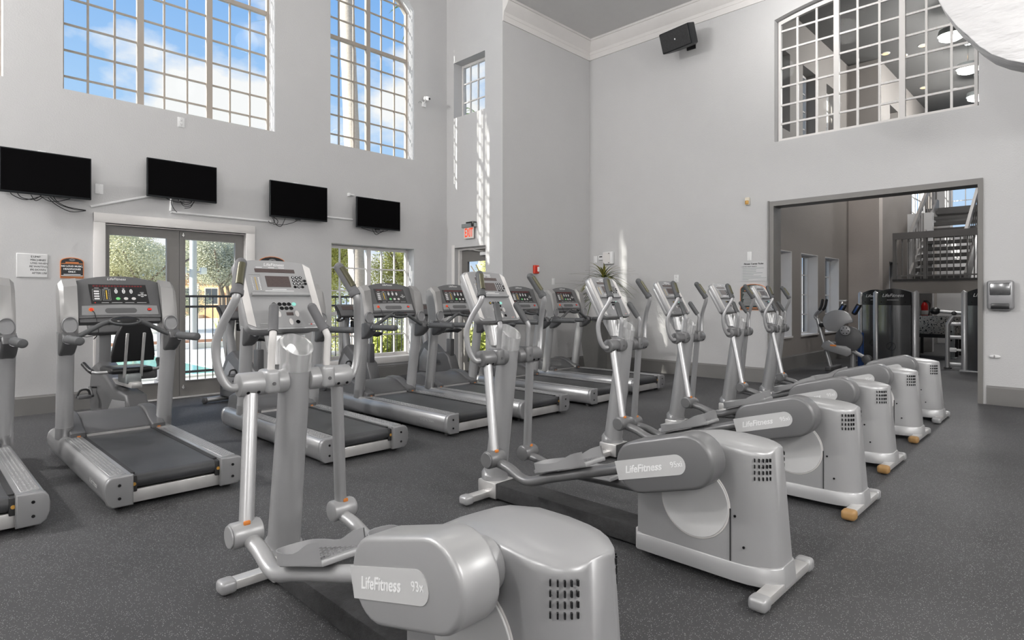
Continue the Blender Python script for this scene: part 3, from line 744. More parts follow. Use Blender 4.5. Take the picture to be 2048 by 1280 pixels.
# ============================================================ ELLIPTICAL TRAINERS
# local frame: +Y is the front of the machine, X to the user's right, origin on the floor mid-way between the stabilisers
def lerp_profile(tab, y):
    for (a, za), (b, zb) in zip(tab, tab[1:]):
        if b <= y <= a: return za + (zb-za)*(a-y)/(a-b)
    return tab[-1][1]
def elliptical(label, model_text, light, front_cap, rear_cap):
    body = 'silver_light' if light else 'silver'
    cover = 'cover_light' if light else 'cover_grey'
    t = thing('elliptical_trainer', label, 'elliptical trainer', (0, 0, 0), 0, 'row of elliptical trainers')
    # --- flywheel housing: loft along y
    top = [(-.27, .48), (-.30, .53), (-.36, .585), (-.45, .625), (-.58, .648), (-.72, .65), (-.84, .638), (-.92, .622), (-1.0, .605)]
    ys = [-.27, -.30, -.36, -.45, -.58, -.70, -.775] + [-.775-.135*math.sin(R(a)) for a in (18, 36, 54, 68, 79, 87)]
    secs = []
    for y in ys:
        w = .152 if y >= -.775 else .045 + .107*math.sqrt(max(0, 1-((y+.775)/.135)**2))
        zt = lerp_profile(top, y)
        if y > -.29: w = .145
        flare = lambda z: -.055*(1-z/.65) if y < -.775 else 0
        k = (abs(y)-.775)/.135 if y < -.775 else 0
        row = []
        for (px, pz) in ((-w, .045), (-w, .30), (-w, zt-.03), (-w*.985, zt-.014), (-w*.93, zt-.004), (-w*.5, zt+.006), (0, zt+.010), (w*.5, zt+.006), (w*.93, zt-.004), (w*.985, zt-.014), (w, zt-.03), (w, .30), (w, .045)):
            row.append((px, y + flare(pz)*k, pz))
        secs.append(row)
    hs = MB().loft(secs, caps=True).obj('flywheel_housing', body, t, 50)
    # skirt
    sk = []
    for y in ys:
        w = .156 if y >= -.775 else .047 + .109*math.sqrt(max(0, 1-((y+.775)/.135)**2))
        k = (abs(y)-.775)/.135 if y < -.775 else 0
        sk.append([(-w, y-.062*k, .04), (-w, y-.054*k, .118), (-w+.006, y-.05*k, .125), (w-.006, y-.05*k, .125), (w, y-.054*k, .118), (w, y-.062*k, .04)])
    MB().loft(sk).obj('skirt', body, hs, 50)
    MB().box(-.1565, .1565, -.762, -.757, .125, .36).obj('seam', 'black_rubber', hs)
    for s in (-1, 1):
        MB().rcyl((s*.148, -.585, .355), (s*.1555, -.585, .355), .174, .003, 48).obj('disc_rim', 'white_trim', hs)
        d = MB().rcyl((s*.150, -.585, .355), (s*.160, -.585, .355), .167, .003, 48).obj('disc_plate', 'disc_silver', hs)
        MB().cyl((s*.1605, -.565, .49), (s*.163, -.565, .49), .008, seg=10).obj('screw', 'black_gloss', d)
        mb = MB()
        for i in range(5):
            for j in range(4):
                a = R(36+8*i); x = s*(.045+.108*math.cos(a)); y = -.775-.137*math.sin(a) - .055*(1-.56/.65)*math.sin(a)
                mx = Matrix.Translation((x, y, .592-.027*j)) @ Matrix.Rotation(s*(-a) if s > 0 else a, 4, 'Z')
                mb.box(-.006, .0012, -.0024, .0024, -.0078, .0078, mx)
        mb.obj('vent_slots', 'black_gloss', hs)['kind'] = 'stuff'
        for y, z in ((-.87, .20), (-.83, .33)): MB().cyl((s*.150, y+.05, z), (s*.1545, y+.05, z), .006, seg=8).obj('screw', 'black_gloss', hs)
    # --- base
    MB().rbox(-.085, .085, -.24, .84, .02, .115, .008).obj('rail', 'dusty_black', t)
    MB().rbox(-.09, .09, -.30, -.22, .01, .118, .006).obj('rail_bracket', 'steel', t)
    MB().rbox(-.09, .09, .83, 1.0, .012, .118, .01).obj('tower_block', 'steel', t)
    mb = MB(); mb.tube([(0, .93, .118), (0, .93, .15), (0, .925, .16)], [.088, .088, .078], 28); mb.obj('tower_collar', 'silver_light', t)
    for nm, y, cm in (('front_stabilizer', .915, front_cap), ('rear_stabilizer', -.935, rear_cap)):
        st_ = MB().rbox(-.25, .25, y-.032, y+.032, .018, .058, .005).obj(nm, 'steel', t)
        for s in (-1, 1):
            o = MB().rbox(min(s*.225, s*.30), max(s*.225, s*.30), y-.04, y+.04, .006, .066, .02, 3).obj('end_cap', cm if s < 0 else body, st_)
            MB().cyl((s*.262, y, 0), (s*.262, y, .02), .02, seg=12).obj('leveling_foot', 'black_rubber', st_)
    # --- tower
    tb = Vector((0, .925, .11)); tt = Vector((0, .80, 1.0)); ax = (tt-tb).normalized()
    MB().tube([tb, tb+(tt-tb)*.5, tt], [.075, .070, .068], 28).obj('tower', 'silver_tube', t)
    # slanted open cup
    mb = MB(); N = 32; r0, r1 = .0705, .062; rings = [[], [], [], []]
    sd_ = Vector((1, 0, 0)); fw = ax.cross(sd_).normalized()
    for k in range(N):
        a = 2*math.pi*k/N; dr = sd_*math.cos(a)+fw*math.sin(a)
        slant = .038*math.sin(a)
        rings[0].append(tt - ax*.02 + dr*r0); rings[1].append(tt+ax*(.098+slant)+dr*(r0+.003)); rings[2].append(tt+ax*(.098+slant)+dr*r1); rings[3].append(tt+ax*.01+dr*r1)
    mb.loft(rings, caps=False); mb.add(rings[3], [tuple(range(N))]); cup = mb.obj('cup_holder', 'brushed', t, 40)
    # oval tray in front of the cup
    mb = MB(); c = Vector((0, .905, 1.105))
    ring = lambda rx, ry, dz, dy=0: [c+Vector((rx*math.copysign(abs(math.cos(a))**.6, math.cos(a)), dy+ry*math.copysign(abs(math.sin(a))**.8, math.sin(a)), dz)) for a in [2*math.pi*k/28 for k in range(28)]]
    mb.loft([ring(.085, .04, -.10, -.03), ring(.095, .05, .03), ring(.088, .043, .03), ring(.085, .04, .0), ring(.03, .01, .0)], caps=True); mb.obj('oval_tray', 'brushed', t, 40)
    # neck
    mb = MB(); pr = [(.84, .96), (.90, .98), (.98, 1.10), (1.04, 1.28), (1.00, 1.30), (.94, 1.16), (.86, 1.08)]
    mb.prism(pr, lambda u, v: Vector((-.055, u, v)), (.11, 0, 0), .008); mb.obj('console_neck', body, t)
    # --- console
    cb = Vector((0, .865, 1.165)); ct = Vector((0, 1.045, 1.485)); vv = (ct-cb).normalized(); nn = Vector((0, -vv.z, vv.y))
    Lc = (ct-cb).length
    to3 = lambda u, v, d=0: cb + Vector((u, 0, 0)) + vv*v + nn*d
    def outline(w, v0, v1, r, arch): 
        p = []
        for cx, cy, a0 in ((w-r, v0+r, -90), (w-r, v1-r, 0)):
            p += [(cx+r*math.cos(R(a0+18*k)), cy+r*math.sin(R(a0+18*k))) for k in range(6)]
        p += [(u, v1+arch*(1-(u/w)**2)) for u in (w*.5, 0, -w*.5)]
        for cx, cy, a0 in ((-w+r, v1-r, 90), (-w+r, v0+r, 180)):
            p += [(cx+r*math.cos(R(a0+18*k)), cy+r*math.sin(R(a0+18*k))) for k in range(6)]
        return p
    mb = MB(); mb.prism(outline(.188, 0, Lc, .03, .012), lambda u, v: to3(u, v, 0), -nn*.045, .006); co = mb.obj('console', body, t)
    mb = MB(); mb.prism(outline(.165, .01, Lc-.02, .04, .01), lambda u, v: to3(u, v, -.044), -nn*.05, .02); mb.obj('console_back', body, co)
    for s in (-1, 1):
        x0, x1 = sorted((s*.150, s*.184))
        mb = MB(); mb.prism([(x0, .012), (x1, .030), (x1, Lc-.03), (x0, Lc-.006)] if s > 0 else [(x0, .030), (x1, .012), (x1, Lc-.006), (x0, Lc-.03)], lambda u, v: to3(u, v, .0005), nn*.003); mb.obj('side_strip', 'white_trim', co)
    fm = 'tread_grey' if not light else 'silver'
    mb = MB(); mb.prism([(-.149, .008), (.149, .008), (.149, Lc-.004), (.07, Lc+.004), (-.07, Lc+.004), (-.149, Lc-.004)], lambda u, v: to3(u, v, .0005), nn*.0018); mb.obj('face_plate', fm, co)
    def flat(nm, m, rects, d=.0025, h=.0015):
        mb = MB()
        for (u0, u1, v0, v1) in rects: mb.prism([(u0, v0), (u1, v0), (u1, v1), (u0, v1)], lambda u, v: to3(u, v, d), nn*h)
        o_ = mb.obj(nm, m, co)
        if len(rects) > 1: o_['kind'] = 'stuff'
        return o_
    def dots(nm, m, pts, rx, ry, d=.0025, h=.002):
        mb = MB()
        for (u, v) in pts: mb.prism([(u+rx*math.cos(a), v+ry*math.sin(a)) for a in [k*math.pi/6 for k in range(12)]], lambda a_, b_: to3(a_, b_, d), nn*h)
        o_ = mb.obj(nm, m, co)
        if len(pts) > 1: o_['kind'] = 'stuff'
        return o_
    flat('message_display', 'lcd', [(-.098, .098, .305, .325)])
    flat('matrix_display', 'lcd', [(-.055, .062, .225, .285)])
    keys = [(.082+.019*(i % 3), .280-.018*(i//3)) for i in range(12)] + [(.139, .262), (.139, .245)]
    dots('keypad_key', 'black_gloss', keys, .008, .007)
    dots('key_figures', 'white_print', keys[:9]+[keys[10]], .003, .0035, .0046, .0006)
    mb = MB(); mb.tube([to3(u, v, .003) for u, v in ((-.132, .20), (-.132, .29), (-.078, .29), (-.078, .20), (-.132, .20))], .0012, 4, caps=False); mb.obj('program_box', 'grey_print', co)
    flat('program_scale', 'yellow_print', [(-.107, -.103, .208+.008*k, .212+.008*k) for k in range(9)])
    flat('program_figures', 'white_print', [(-.092, -.086, .208+.008*k, .212+.008*k) for k in range(9)] + [(-.124, -.119, .208+.008*k, .211+.008*k) for k in range(9)])
    flat('small_print', 'white_print', [(-.035, .035, .209, .212), (-.07, .07, .201, .204), (-.09, -.06, .331, .334), (-.03, .0, .331, .334), (.02, .05, .331, .334)])
    mb = MB(); mb.prism([(-.142, .172), (.142, .172), (.142, .186), (-.142, .186)], lambda u, v: to3(u, v, .002), nn*.018, .004); mb.obj('reading_ledge', fm, co)
    dots('function_key', 'black_gloss', [(-.045, .130), (-.018, .130), (.005, .130), (.028, .130), (-.012, .108), (.011, .108), (.034, .108), (.052, .035)], .0105, .0095)
    dots('start_key', 'teal_button', [(.052, .130)], .011, .010)
    flat('key_mark', 'yellow_print', [(-.050, -.040, .126, .134)], .0046, .0006)
    dots('level_key', 'white_trim', [(-.032, .078), (.056, .078), (.018, .036)], .010, .017)
    flat('level_display', 'lcd', [(.005, .038, .070, .086)])
    flat('small_print', 'grey_print', [(-.13, -.085, .02, .023), (-.13, -.095, .027, .03)])
    flat('sensor_mark', 'red_button', [(.112, .118, .018, .023)]); flat('sensor_print', 'white_print', [(.100, .111, .019, .022), (.119, .132, .019, .022)])
    text('LifeFitness', .024, 'white_print', co, to3(0, Lc-.018, .0028), (1, 0, 0), vv, shear=.3)
    # --- shoulders, moving handles, arms, pedals
    SZ, SYc = .935, .79
    for s in (-1, 1):
        MB().rcyl((s*.05, SYc, SZ), (s*.265, SYc, SZ), .052, .010).obj('shoulder', cover, t)
        bl = MB().rbox(min(s*.10, s*.165), max(s*.10, s*.165), SYc-.064, SYc+.045, SZ-.045, SZ+.060, .018, 3).obj('clamp_block', cover, t)
        for dy, dz in ((-.073, 0), ): MB().cyl((s*.132, SYc-.068, SZ), (s*.132, SYc-.062, SZ), .008, seg=10).obj('bolt', 'tread_dark', bl)
        for q in (.19, .235): MB().cyl((s*q, SYc-.038, SZ-.030), (s*q, SYc-.0435, SZ-.033), .007, seg=10).obj('plug', 'black_gloss', t)
        # fixed bar
        p = smooth([(s*.132, SYc-.03, SZ+.05), (s*.132, SYc-.04, SZ+.15), (s*.130, SYc-.045, SZ+.20), (s*.115, SYc-.015, SZ+.25), (s*.092, SYc+.03, SZ+.33)], 4)
        k = 11
        MB().tube(p[:k], .0155, 14).obj('fixed_bar', 'white_trim' if light else 'silver_light', t)
        MB().tube([p[k-1]-(p[k]-p[k-1])*.02]+p[k-1:], .0215, 14).sphere(p[-1], .0215, 12).obj('fixed_grip', 'grip_foam' if light else 'grip_dark', t)
        # moving handle
        p = smooth([(s*.255, SYc, SZ-.01), (s*.295, SYc+.015, SZ-.005), (s*.328, SYc+.03, SZ+.06), (s*.340, SYc+.035, SZ+.17), (s*.322, SYc+.01, SZ+.26), (s*.296, SYc-.03, SZ+.34), (s*.283, SYc-.04, SZ+.385), (s*.262, SYc-.005, SZ+.45), (s*.235, SYc+.035, SZ+.525)], 5)
        MB().tube(p[:32], .0175, 16).obj('moving_handle', body if not light else cover, t)
        mb = MB().tube(p[31:], .0245, 16).sphere(p[-1], .0245, 14); mb.rcyl(p[30], p[32], .027, .004); g = mb.obj('handle_grip', 'grip_foam' if light else 'grip_dark', t)
        q = [(p[i]+Vector((0, -.014, .008))) for i in (33, 36, 39)]
        MB().tube(q, .0165, 10).obj('pulse_sensor', 'pulse', g)
        # lower arm
        if s < 0: pv = Vector((-.30, .63, .355))
        else: pv = Vector((.30, .905, .24))
        MB().tube([(s*.215, SYc-.02*(-s), SZ-.04), pv+Vector((-s*.01, 0, .03))], .030, 16, flat=.85).obj('lower_arm', 'silver_tube', t)
        pvt = MB().rcyl(pv+Vector((-s*.065, 0, 0)), pv+Vector((s*.055, 0, 0)), .052, .008).obj('pivot', cover, t)
        MB().rcyl(pv+Vector((s*.055, 0, 0)), pv+Vector((s*.062, 0, 0)), .046, .004).obj('pivot_cap', cover, pvt)
        MB().rbox(pv.x-.012, pv.x+.016, pv.y-.032, pv.y-.02, pv.z+.040, pv.z+.058, .005).obj('rust_mark', 'rust', pvt)
        if s < 0: MB().rbox(s*.215-.014, s*.215+.012, SYc-.034, SYc-.026, SZ-.085, SZ-.055, .004).obj('rust_mark', 'rust', t)
        # pedal lever
        if s < 0: cf, cr, bend = Vector((0, -.388, .51)), Vector((0, -.648, .583)), Vector((0, .37, .275))
        else: cf, cr, bend = Vector((0, -.20, .20)), Vector((0, -.47, .215)), Vector((0, .62, .165))
        xo = s*.285
        X0 = Vector((xo, 0, 0))
        d = (cr-cf).normalized(); nrm = Vector((0, -d.z, d.y))
        if nrm.z < 0: nrm = -nrm
        start = Vector((0, pv.y, pv.z))
        fwd = bend + (cf-bend)*.55
        path = smooth([X0+start+Vector((0, -.02, -.02)), X0+start*.55+bend*.45, X0+bend, X0+bend*.75+cf*.25, X0+fwd, X0+cf], 5)
        lv = MB().tube(path, .033, 12, flat=.85).obj('pedal_lever', cover, t)
        # capsule cover
        L = (cr-cf).length; rr = .122
        pts = [(-(rr)*math.cos(a)*.95, rr*math.sin(a)) for a in [R(-90+180*k/14) for k in range(15)]] 
        pts = [(u, v) for u, v in pts][::-1] if False else pts
        pts += [(L+rr*math.cos(a), rr*math.sin(a)) for a in [R(90-180*k/14) for k in range(15)]]
        x_in, x_out = s*.212, s*.345
        MB().rcyl((s*.150, cr.y, cr.z), (s*.25, cr.y, cr.z), .075, .006).obj('crank_hub', body, lv)
        mb = MB(); mb.prism(pts, lambda u, v: cf + d*u + nrm*v + Vector((x_in, 0, 0)), (x_out-x_in, 0, 0), .016, 3)
        cv = mb.obj('lever_cover', cover, lv)
        bp = [(-rr*.93, -.045), (L*.80, -.045)] + [(L*.80+.045*math.cos(a), .045*math.sin(a)) for a in [R(-90+15*k) for k in range(1, 12)]] + [(L*.80, .045), (-rr*.93, .045)]
        mb = MB(); mb.prism(bp, lambda u, v: cf + d*u + nrm*(v-.005) + Vector((x_out-s*.002, 0, 0)), (s*.0045, 0, 0)); bd = mb.obj('name_band', 'band_silver', cv)
        xd = d if s < 0 else -d
        ofs = Vector((x_out+s*.003, 0, 0))
        text('LifeFitness', .048, 'white_print', bd, cf + d*(L*.13 if s < 0 else L*.6) - nrm*.006 + ofs, xd, nrm, shear=.3, bold=.0008)
        text(model_text, .036, 'white_print', bd, cf + d*(L*.80 if s < 0 else L*-.08) - nrm*.004 + ofs, xd, nrm)
        # pedal tray
        pd = (bend-cf).normalized(); pn = Vector((0, -pd.z, pd.y)); pn = pn if pn.z > 0 else -pn
        pc = bend + (cf-bend)*.38 + pn*.035
        pm = Matrix((Vector((1, 0, 0)), pd, pn)).transposed().to_4x4(); pm.translation = pc + Vector((s*.255, 0, 0))
        out = [(-.085, -.19), (.085, -.19), (.085, .12), (.06, .19), (-.06, .20), (-.085, .13)]
        bm_ = MB(); bm_.prism(out, lambda u, v: pm @ Vector((u, v, 0)), pn*.022, .005); pl = bm_.obj('pedal', body, t)
        inn = [(-.072, -.17), (.072, -.17), (.072, .115), (.05, .175), (-.05, .183), (-.072, .122)]
        bm_ = MB(); bm_.prism(inn, lambda u, v: pm @ Vector((u, v, .0215)), pn*.002); bm_.obj('tread_plate', 'grip_plate', pl)
        bm_ = MB()
        for i in range(4):
            for j in range(8): bm_.box(-.055+.032*i, -.032+.032*i, -.155+.036*j, -.149+.036*j, .023, .027, pm)
        bm_.obj('tread_ribs', 'grip_plate', pl)['kind'] = 'stuff'
        pth = smooth([pm @ Vector(q) for q in ((-.082, -.18, .075), (-.082, -.10, .070), (-.082, .00, .044), (-.082, .125, .050), (-.05, .190, .056), (.05, .183, .056), (.082, .118, .050), (.082, .00, .044), (.082, -.10, .070), (.082, -.18, .078))], 3)
        rim_b = [p_ - pn*((p_-pm.translation).dot(pn)-.004) for p_ in pth]
        bm_ = MB(); ctr = pm @ Vector((0, 0, .03)); 
        outv = [p_ + (p_-ctr).normalized()*.006 for p_ in pth]; outb = [p_ + (q_-ctr).normalized()*.006 for p_, q_ in zip(rim_b, pth)]
        n_ = len(pth); bm_.add(pth+outv+outb+rim_b, [(i, i+1, n_+i+1, n_+i) for i in range(n_-1)]+[(n_+i, n_+i+1, 2*n_+i+1, 2*n_+i) for i in range(n_-1)]+[(i+1, i, 3*n_+i, 3*n_+i+1) for i in range(n_-1)])
        bm_.obj('pedal_rim', body, pl, 50)
    return t

ELL = [  # x, y, yaw, label
    (1.275, 1.845, 0, 'nearest elliptical trainer, light silver, with 93x on its arm'),
    (2.775, 1.95, 0, 'second elliptical trainer from the camera, whole left side showing'),
    (4.18, 1.99, 0, 'third elliptical trainer, its 95xi arm showing behind the second'),
    (5.41, 2.09, 0, 'fourth elliptical trainer from the camera in the row'),
    (6.69, 2.14, 0, 'fifth elliptical trainer, next to last in the row'),
    (7.88, 2.16, 0, 'farthest elliptical trainer, in front of the wide opening'),
]
e1 = elliptical(ELL[0][3], '93x', True, 'silver_light', 'silver')
e2 = elliptical(ELL[1][3], '95xi', False, 'silver', 'silver')
e3 = elliptical(ELL[2][3], '95xi', False, 'silver', 'ochre_rubber')
es = [e1, e2, e3] + [copy_tree(e3), copy_tree(e3), copy_tree(e2)]
for o, (x, y, a, lb) in zip(es, ELL):
    o.location = (x, y, 0); o.rotation_euler = (0, 0, R(a)); o['label'] = lb
# ============================================================ TREADMILLS
# local frame: +Y front (towards the window wall), origin on the floor under the middle of the deck
def treadmill(label):
    t = thing('treadmill', label, 'treadmill', (0, 0, 0), 0, 'row of treadmills')
    ZT = .215
    for s in (-1, 1):
        # side rail: rounded outer profile
        pr = [(.262, .034), (.365, .034), (.393, .056), (.408, .10), (.41, .145), (.402, .185), (.388, .205), (.37, ZT), (.262, ZT)]
        mb = MB(); mb.prism([(s*u, v) for u, v in pr], lambda u, v: Vector((u, -1.0, v)), (0, 1.98, 0), .006); rl = mb.obj('side_rail', 'rail_metal', t, 50)
        mb = MB(); mb.prism([(s*(u-.30)*.98+s*.30, (v-.13)*.98+.13) for u, v in pr], lambda u, v: Vector((u, .979, v)), (0, .07, 0), .03, 3); mb.obj('front_cap', 'rail_metal', rl, 50)
        mb = MB(); mb.prism([(s*(u+(.004 if u > .3 else -.004)), v+(.003 if v > .1 else -.004)) for u, v in pr], lambda u, v: Vector((u, -1.03, v)), (0, .045, 0), .01, 3); cap = mb.obj('end_cap', 'tread_grey', rl, 50)
        for z in (.085, .165): MB().cyl((s*.335, -1.034, z), (s*.335, -1.026, z), .009, seg=12).obj('screw_hole', 'black_gloss', cap)
        # grip plate with studs
        x0, x1 = sorted((s*.285, s*.375))
        mb = MB().rbox(x0, x1, -.97, .44, ZT-.002, ZT+.004, .002, 1); gp = mb.obj('grip_plate', 'tread_grey', t)
        bm_ = MB()
        for j in range(42):
            y = -.95+.033*j
            for i in range(4):
                xx = x0+.014+.0205*i
                bm_.add([(xx-.006, y-.006, ZT+.004), (xx+.006, y-.006, ZT+.004), (xx+.006, y+.006, ZT+.004), (xx-.006, y+.006, ZT+.004), (xx, y, ZT+.009)], [(0, 1, 4), (1, 2, 4), (2, 3, 4), (3, 0, 4)])
        bm_.obj('grip_studs', 'tread_grey', gp, 10)['kind'] = 'stuff'
        x0, x1 = sorted((s*.232, s*.268))
        MB().box(x0, x1, -.94, .5, .15, ZT-.006).obj('belt_guide', 'black_rubber', t)
        rb = MB().rbox(x0, x1, -1.0, -.92, .10, .20, .006).obj('roller_bracket', 'black_rubber', t)
        MB().cyl((s*.25, -1.004, .15), (s*.25, -.996, .15), .011, seg=12).obj('adjust_bolt', 'amber', rb)
    # belt wrapping the rear roller
    N = 10; prof_b = [(.60, .205), (-.95, .205)] + [(-.95-.045*math.sin(R(a)), .16+.045*math.cos(R(a))) for a in range(18, 181, 18)] + [(-.90, .113)]
    mb = MB(); a = [(-.235, y, z) for y, z in prof_b]; b = [(.235, y, z) for y, z in prof_b]; n_ = len(a)
    mb.add(a+b, [(i, i+1, n_+i+1, n_+i) for i in range(n_-1)]); mb.obj('belt', 'belt', t, 40)
    MB().cyl((-.245, -.95, .16), (.245, -.95, .16), .042).obj('rear_roller', 'black_rubber', t)
    MB().box(-.23, .23, -.9, .6, .13, .197).obj('deck', 'black_rubber', t)
    MB().rbox(-.30, .30, -.985, -.955, .03, .112, .004).obj('rear_crossbar', 'steel', t)
    for s in (-1, 1): 
        w = MB().rcyl((s*.30, .62, .045), (s*.34, .62, .045), .045, .006).obj('transport_wheel', 'black_rubber', t)
        MB().cyl((s*.33, -.93, 0), (s*.33, -.93, .06), .025, seg=14).obj('rear_foot', 'black_rubber', t)
    # motor hood
    hd = [(.50, .19), (.52, .235), (.66, .31), (.78, .345), (.90, .345), (1.0, .31), (1.05, .22), (1.05, .10), (.52, .10)]
    mb = MB(); mb.prism(hd, lambda u, v: Vector((-.235, u, v)), (.47, 0, 0), .012); mh = mb.obj('motor_hood', 'tread_dark', t, 30)
    MB().box(-.225, .225, .492, .506, .205, .222).obj('hood_lip', 'steel', mh)
    for s in (-1, 1):
        sh = [(.46, .205), (.46, .245), (.58, .285), (.70, .345), (.80, .365), (.92, .36), (1.02, .32), (1.06, .22), (1.06, .12), (.7, .12)]
        mb = MB(); x0 = s*.232
        mb.prism(sh, lambda u, v: Vector((x0, u, v)), (s*.105, 0, 0), .018, 3); hs = mb.obj('hood_shoulder', 'tread_dark', t, 30)
        MB().rbox(*sorted((s*.27, s*.295)), .454, .466, .214, .224, .003).obj('foot_trim', 'rust', hs)
        # upright: oval column leaning back
        b0 = Vector((s*.355, .60, .20)); b1 = Vector((s*.365, .475, 1.05))
        up_ = MB().tube([b0, b0.lerp(b1, .5), b1], [.060, .058, .058], 24, flat=1.0).obj('upright', 'silver_tube', t)
        MB().tube([b0, b0.lerp(b1, .11)], [.062, .061], 24).obj('upright_sleeve', 'rail_metal', up_)
        MB().rbox(b0.x-.02, b0.x+.02, b0.y-.066, b0.y-.05, .25, .28, .004).obj('sticker', 'panel_black', up_)
        # console wing
        wg = [(.41, 1.02), (.40, 1.10), (.415, 1.22), (.46, 1.37), (.53, 1.43), (.60, 1.41), (.60, 1.30), (.56, 1.12), (.54, 1.02)]
        mb = MB()
        inner = [Vector((s*.295, u, v+(.045 if v > 1.3 else 0))) for u, v in wg]; outer = [Vector((s*.41, u, v)) for u, v in wg]; mid = [Vector((s*.385, u-.012 if u < .5 else u, v+(.03 if v > 1.3 else 0))) for u, v in wg]
        mb.loft([inner, mid, outer]); wgo = mb.obj('console_wing', 'tread_wing', t, 35)
        c0 = Vector((s*.353, .385, 1.105))
        dn = Vector((0, -.99, .1)).normalized()
        mb = MB(); ringp = lambda r, k: [c0 + Vector((r*.95*math.cos(a), 0, r*1.15*math.sin(a))) + dn*k for a in [2*math.pi*i/26 for i in range(26)]]
        mb.loft([ringp(.058, -.03), ringp(.058, .006), ringp(.052, .010), ringp(.046, .004)]); mb.obj('wing_disc', 'tread_grey', wgo, 40)
        # hub and side handle
        hb = [(.50, 1.05), (.36, 1.05), (.30, 1.03), (.28, .985), (.32, .93), (.40, .88), (.47, .86), (.50, .88)]
        mb = MB(); mb.prism(hb, lambda u, v: Vector((s*.315, u, v)), (s*.10, 0, 0), .02, 3); hub = mb.obj('handle_hub', 'tread_dark', t, 40)
        MB().rcyl((s*.385, .30, 1.0), (s*.385, -.17, 1.008), .031, .014).obj('side_handle', 'grip_dark', hub)
        MB().tube([(s*.385, .255, 1.0), (s*.385, .243, 1.0)], .0345, 18).obj('handle_ring', 'chrome', hub)
        # front bar
        p = smooth([(s*.37, .34, 1.01), (s*.31, .33, 1.02), (s*.21, .335, 1.075), (s*.14, .34, 1.115), (s*.07, .345, 1.13)], 5)
        MB().tube(p, .019, 14).obj('front_bar', 'grip_dark', t)
    # centre pod
    pm = Matrix.Translation((0, .315, 1.130)) @ Matrix.Rotation(R(34), 4, 'X')
    ov = lambda r, q, z: [pm @ Vector((r*math.cos(a), q*math.sin(a), z)) for a in [2*math.pi*i/28 for i in range(28)]]
    MB().loft([ov(.08, .03, -.03), ov(.112, .058, -.005), ov(.112, .058, .008), ov(.102, .050, .012)]).obj('centre_pod', 'grip_dark', t, 50)
    MB().loft([ov(.100, .048, .0125), ov(.094, .044, .016), ov(.04, .018, .018)]).obj('stop_switch', 'black_gloss', t, 50)
    # console panel
    cb = Vector((0, .415, 1.155)); ct = Vector((0, .55, 1.455)); vv = (ct-cb).normalized(); nn = Vector((0, -vv.z, vv.y)); Lc = (ct-cb).length
    to3 = lambda u, v, d=0: cb + Vector((u, 0, 0)) + vv*v + nn*d
    ol = [(-.292, 0), (-.15, .004), (0, .006), (.15, .004), (.292, 0), (.297, Lc)] + [(u, Lc+.052*(1-(u/.30)**2)) for u in (.225, .15, .075, 0, -.075, -.15, -.225)] + [(-.297, Lc)]
    mb = MB(); mb.prism(ol, lambda u, v: to3(u, v, 0), -nn*.10, .008); co = mb.obj('console', 'tread_dark', t, 30)
    mb = MB(); mb.prism([(-.285, -.03), (.285, -.03), (.288, .012), (-.288, .012)], lambda u, v: to3(u, v, -.012), -nn*.07, .006); mb.obj('console_underside', 'tread_dark', co)
    def poly(nm, m, lst, d=.001, h=.002):
        mb = MB()
        for pts in lst: mb.prism(pts, lambda u, v: to3(u, v, d), nn*h)
        o_ = mb.obj(nm, m, co)
        if len(lst) > 1: o_['kind'] = 'stuff'
        return o_
    rect = lambda u0, u1, v0, v1: [(u0, v0), (u1, v0), (u1, v1), (u0, v1)]
    ell = lambda u, v, a, b: [(u+a*math.cos(k*math.pi/7), v+b*math.sin(k*math.pi/7)) for k in range(14)]
    poly('ledge', 'tread_grey', [[(-.27, .025), (.27, .025), (.265, .105), (0, .115), (-.265, .105)]], .0005, .004)
    poly('slot', 'tread_dark', [[(u-.09+.022*math.cos(a), .062+.022*math.sin(a)) for u, a in [(0, R(90+18*k)) for k in range(11)]] + [(.09+.022*math.cos(R(-90+18*k)), .062+.022*math.sin(R(-90+18*k))) for k in range(11)]], .004, .002)
    ds = poly('display_panel', 'panel_black', [[(-.198, .125), (.212, .125), (.198, .298), (-.21, .298)]], .001, .002)
    poly('led_strip', 'red_led', [rect(-.18+.021*k, -.166+.021*k, .277, .289) for k in range(17)], .003, .001)
    poly('program_frame', 'grey_print', [rect(-.186, -.130, .155, .157), rect(-.186, -.130, .252, .254), rect(-.186, -.184, .155, .254), rect(-.132, -.130, .155, .254), rect(-.118, -.062, .155, .157), rect(-.118, -.062, .252, .254), rect(-.118, -.116, .155, .254), rect(-.064, -.062, .155, .254)], .003, .001)
    poly('program_key', 'white_print', [rect(-.176, -.140, .163+.022*k, .176+.022*k) for k in range(4)], .003, .001)
    poly('profile_scale', 'yellow_print', [rect(-.094, -.086, .165, .245)], .003, .001); poly('profile_marks', 'grey_print', [rect(-.108, -.103, .165+.015*k, .174+.015*k) for k in range(6)] + [rect(-.077, -.072, .165+.015*k, .174+.015*k) for k in range(6)], .003, .001)
    poly('rocker_key', 'white_print', [ell(-.022+.054*k, .236, .0115, .020) for k in range(3)], .003, .0015); poly('rocker_marks', 'panel_black', [rect(-.026+.054*k, -.018+.054*k, v, v+.006) for k in range(3) for v in (.226, .240)], .0046, .0006)
    poly('start_key', 'green_button', [ell(-.012, .170, .016, .0125)], .003, .0015); poly('oval_key', 'white_trim', [ell(.044, .170, .016, .0125), ell(.100, .170, .016, .0125)], .003, .0015)
    poly('arrow_key', 'grey_print', [ell(.165, .212, .012, .008), ell(.165, .192, .012, .008), ell(.143, .202, .011, .008), ell(.188, .202, .011, .008)], .003, .0015)
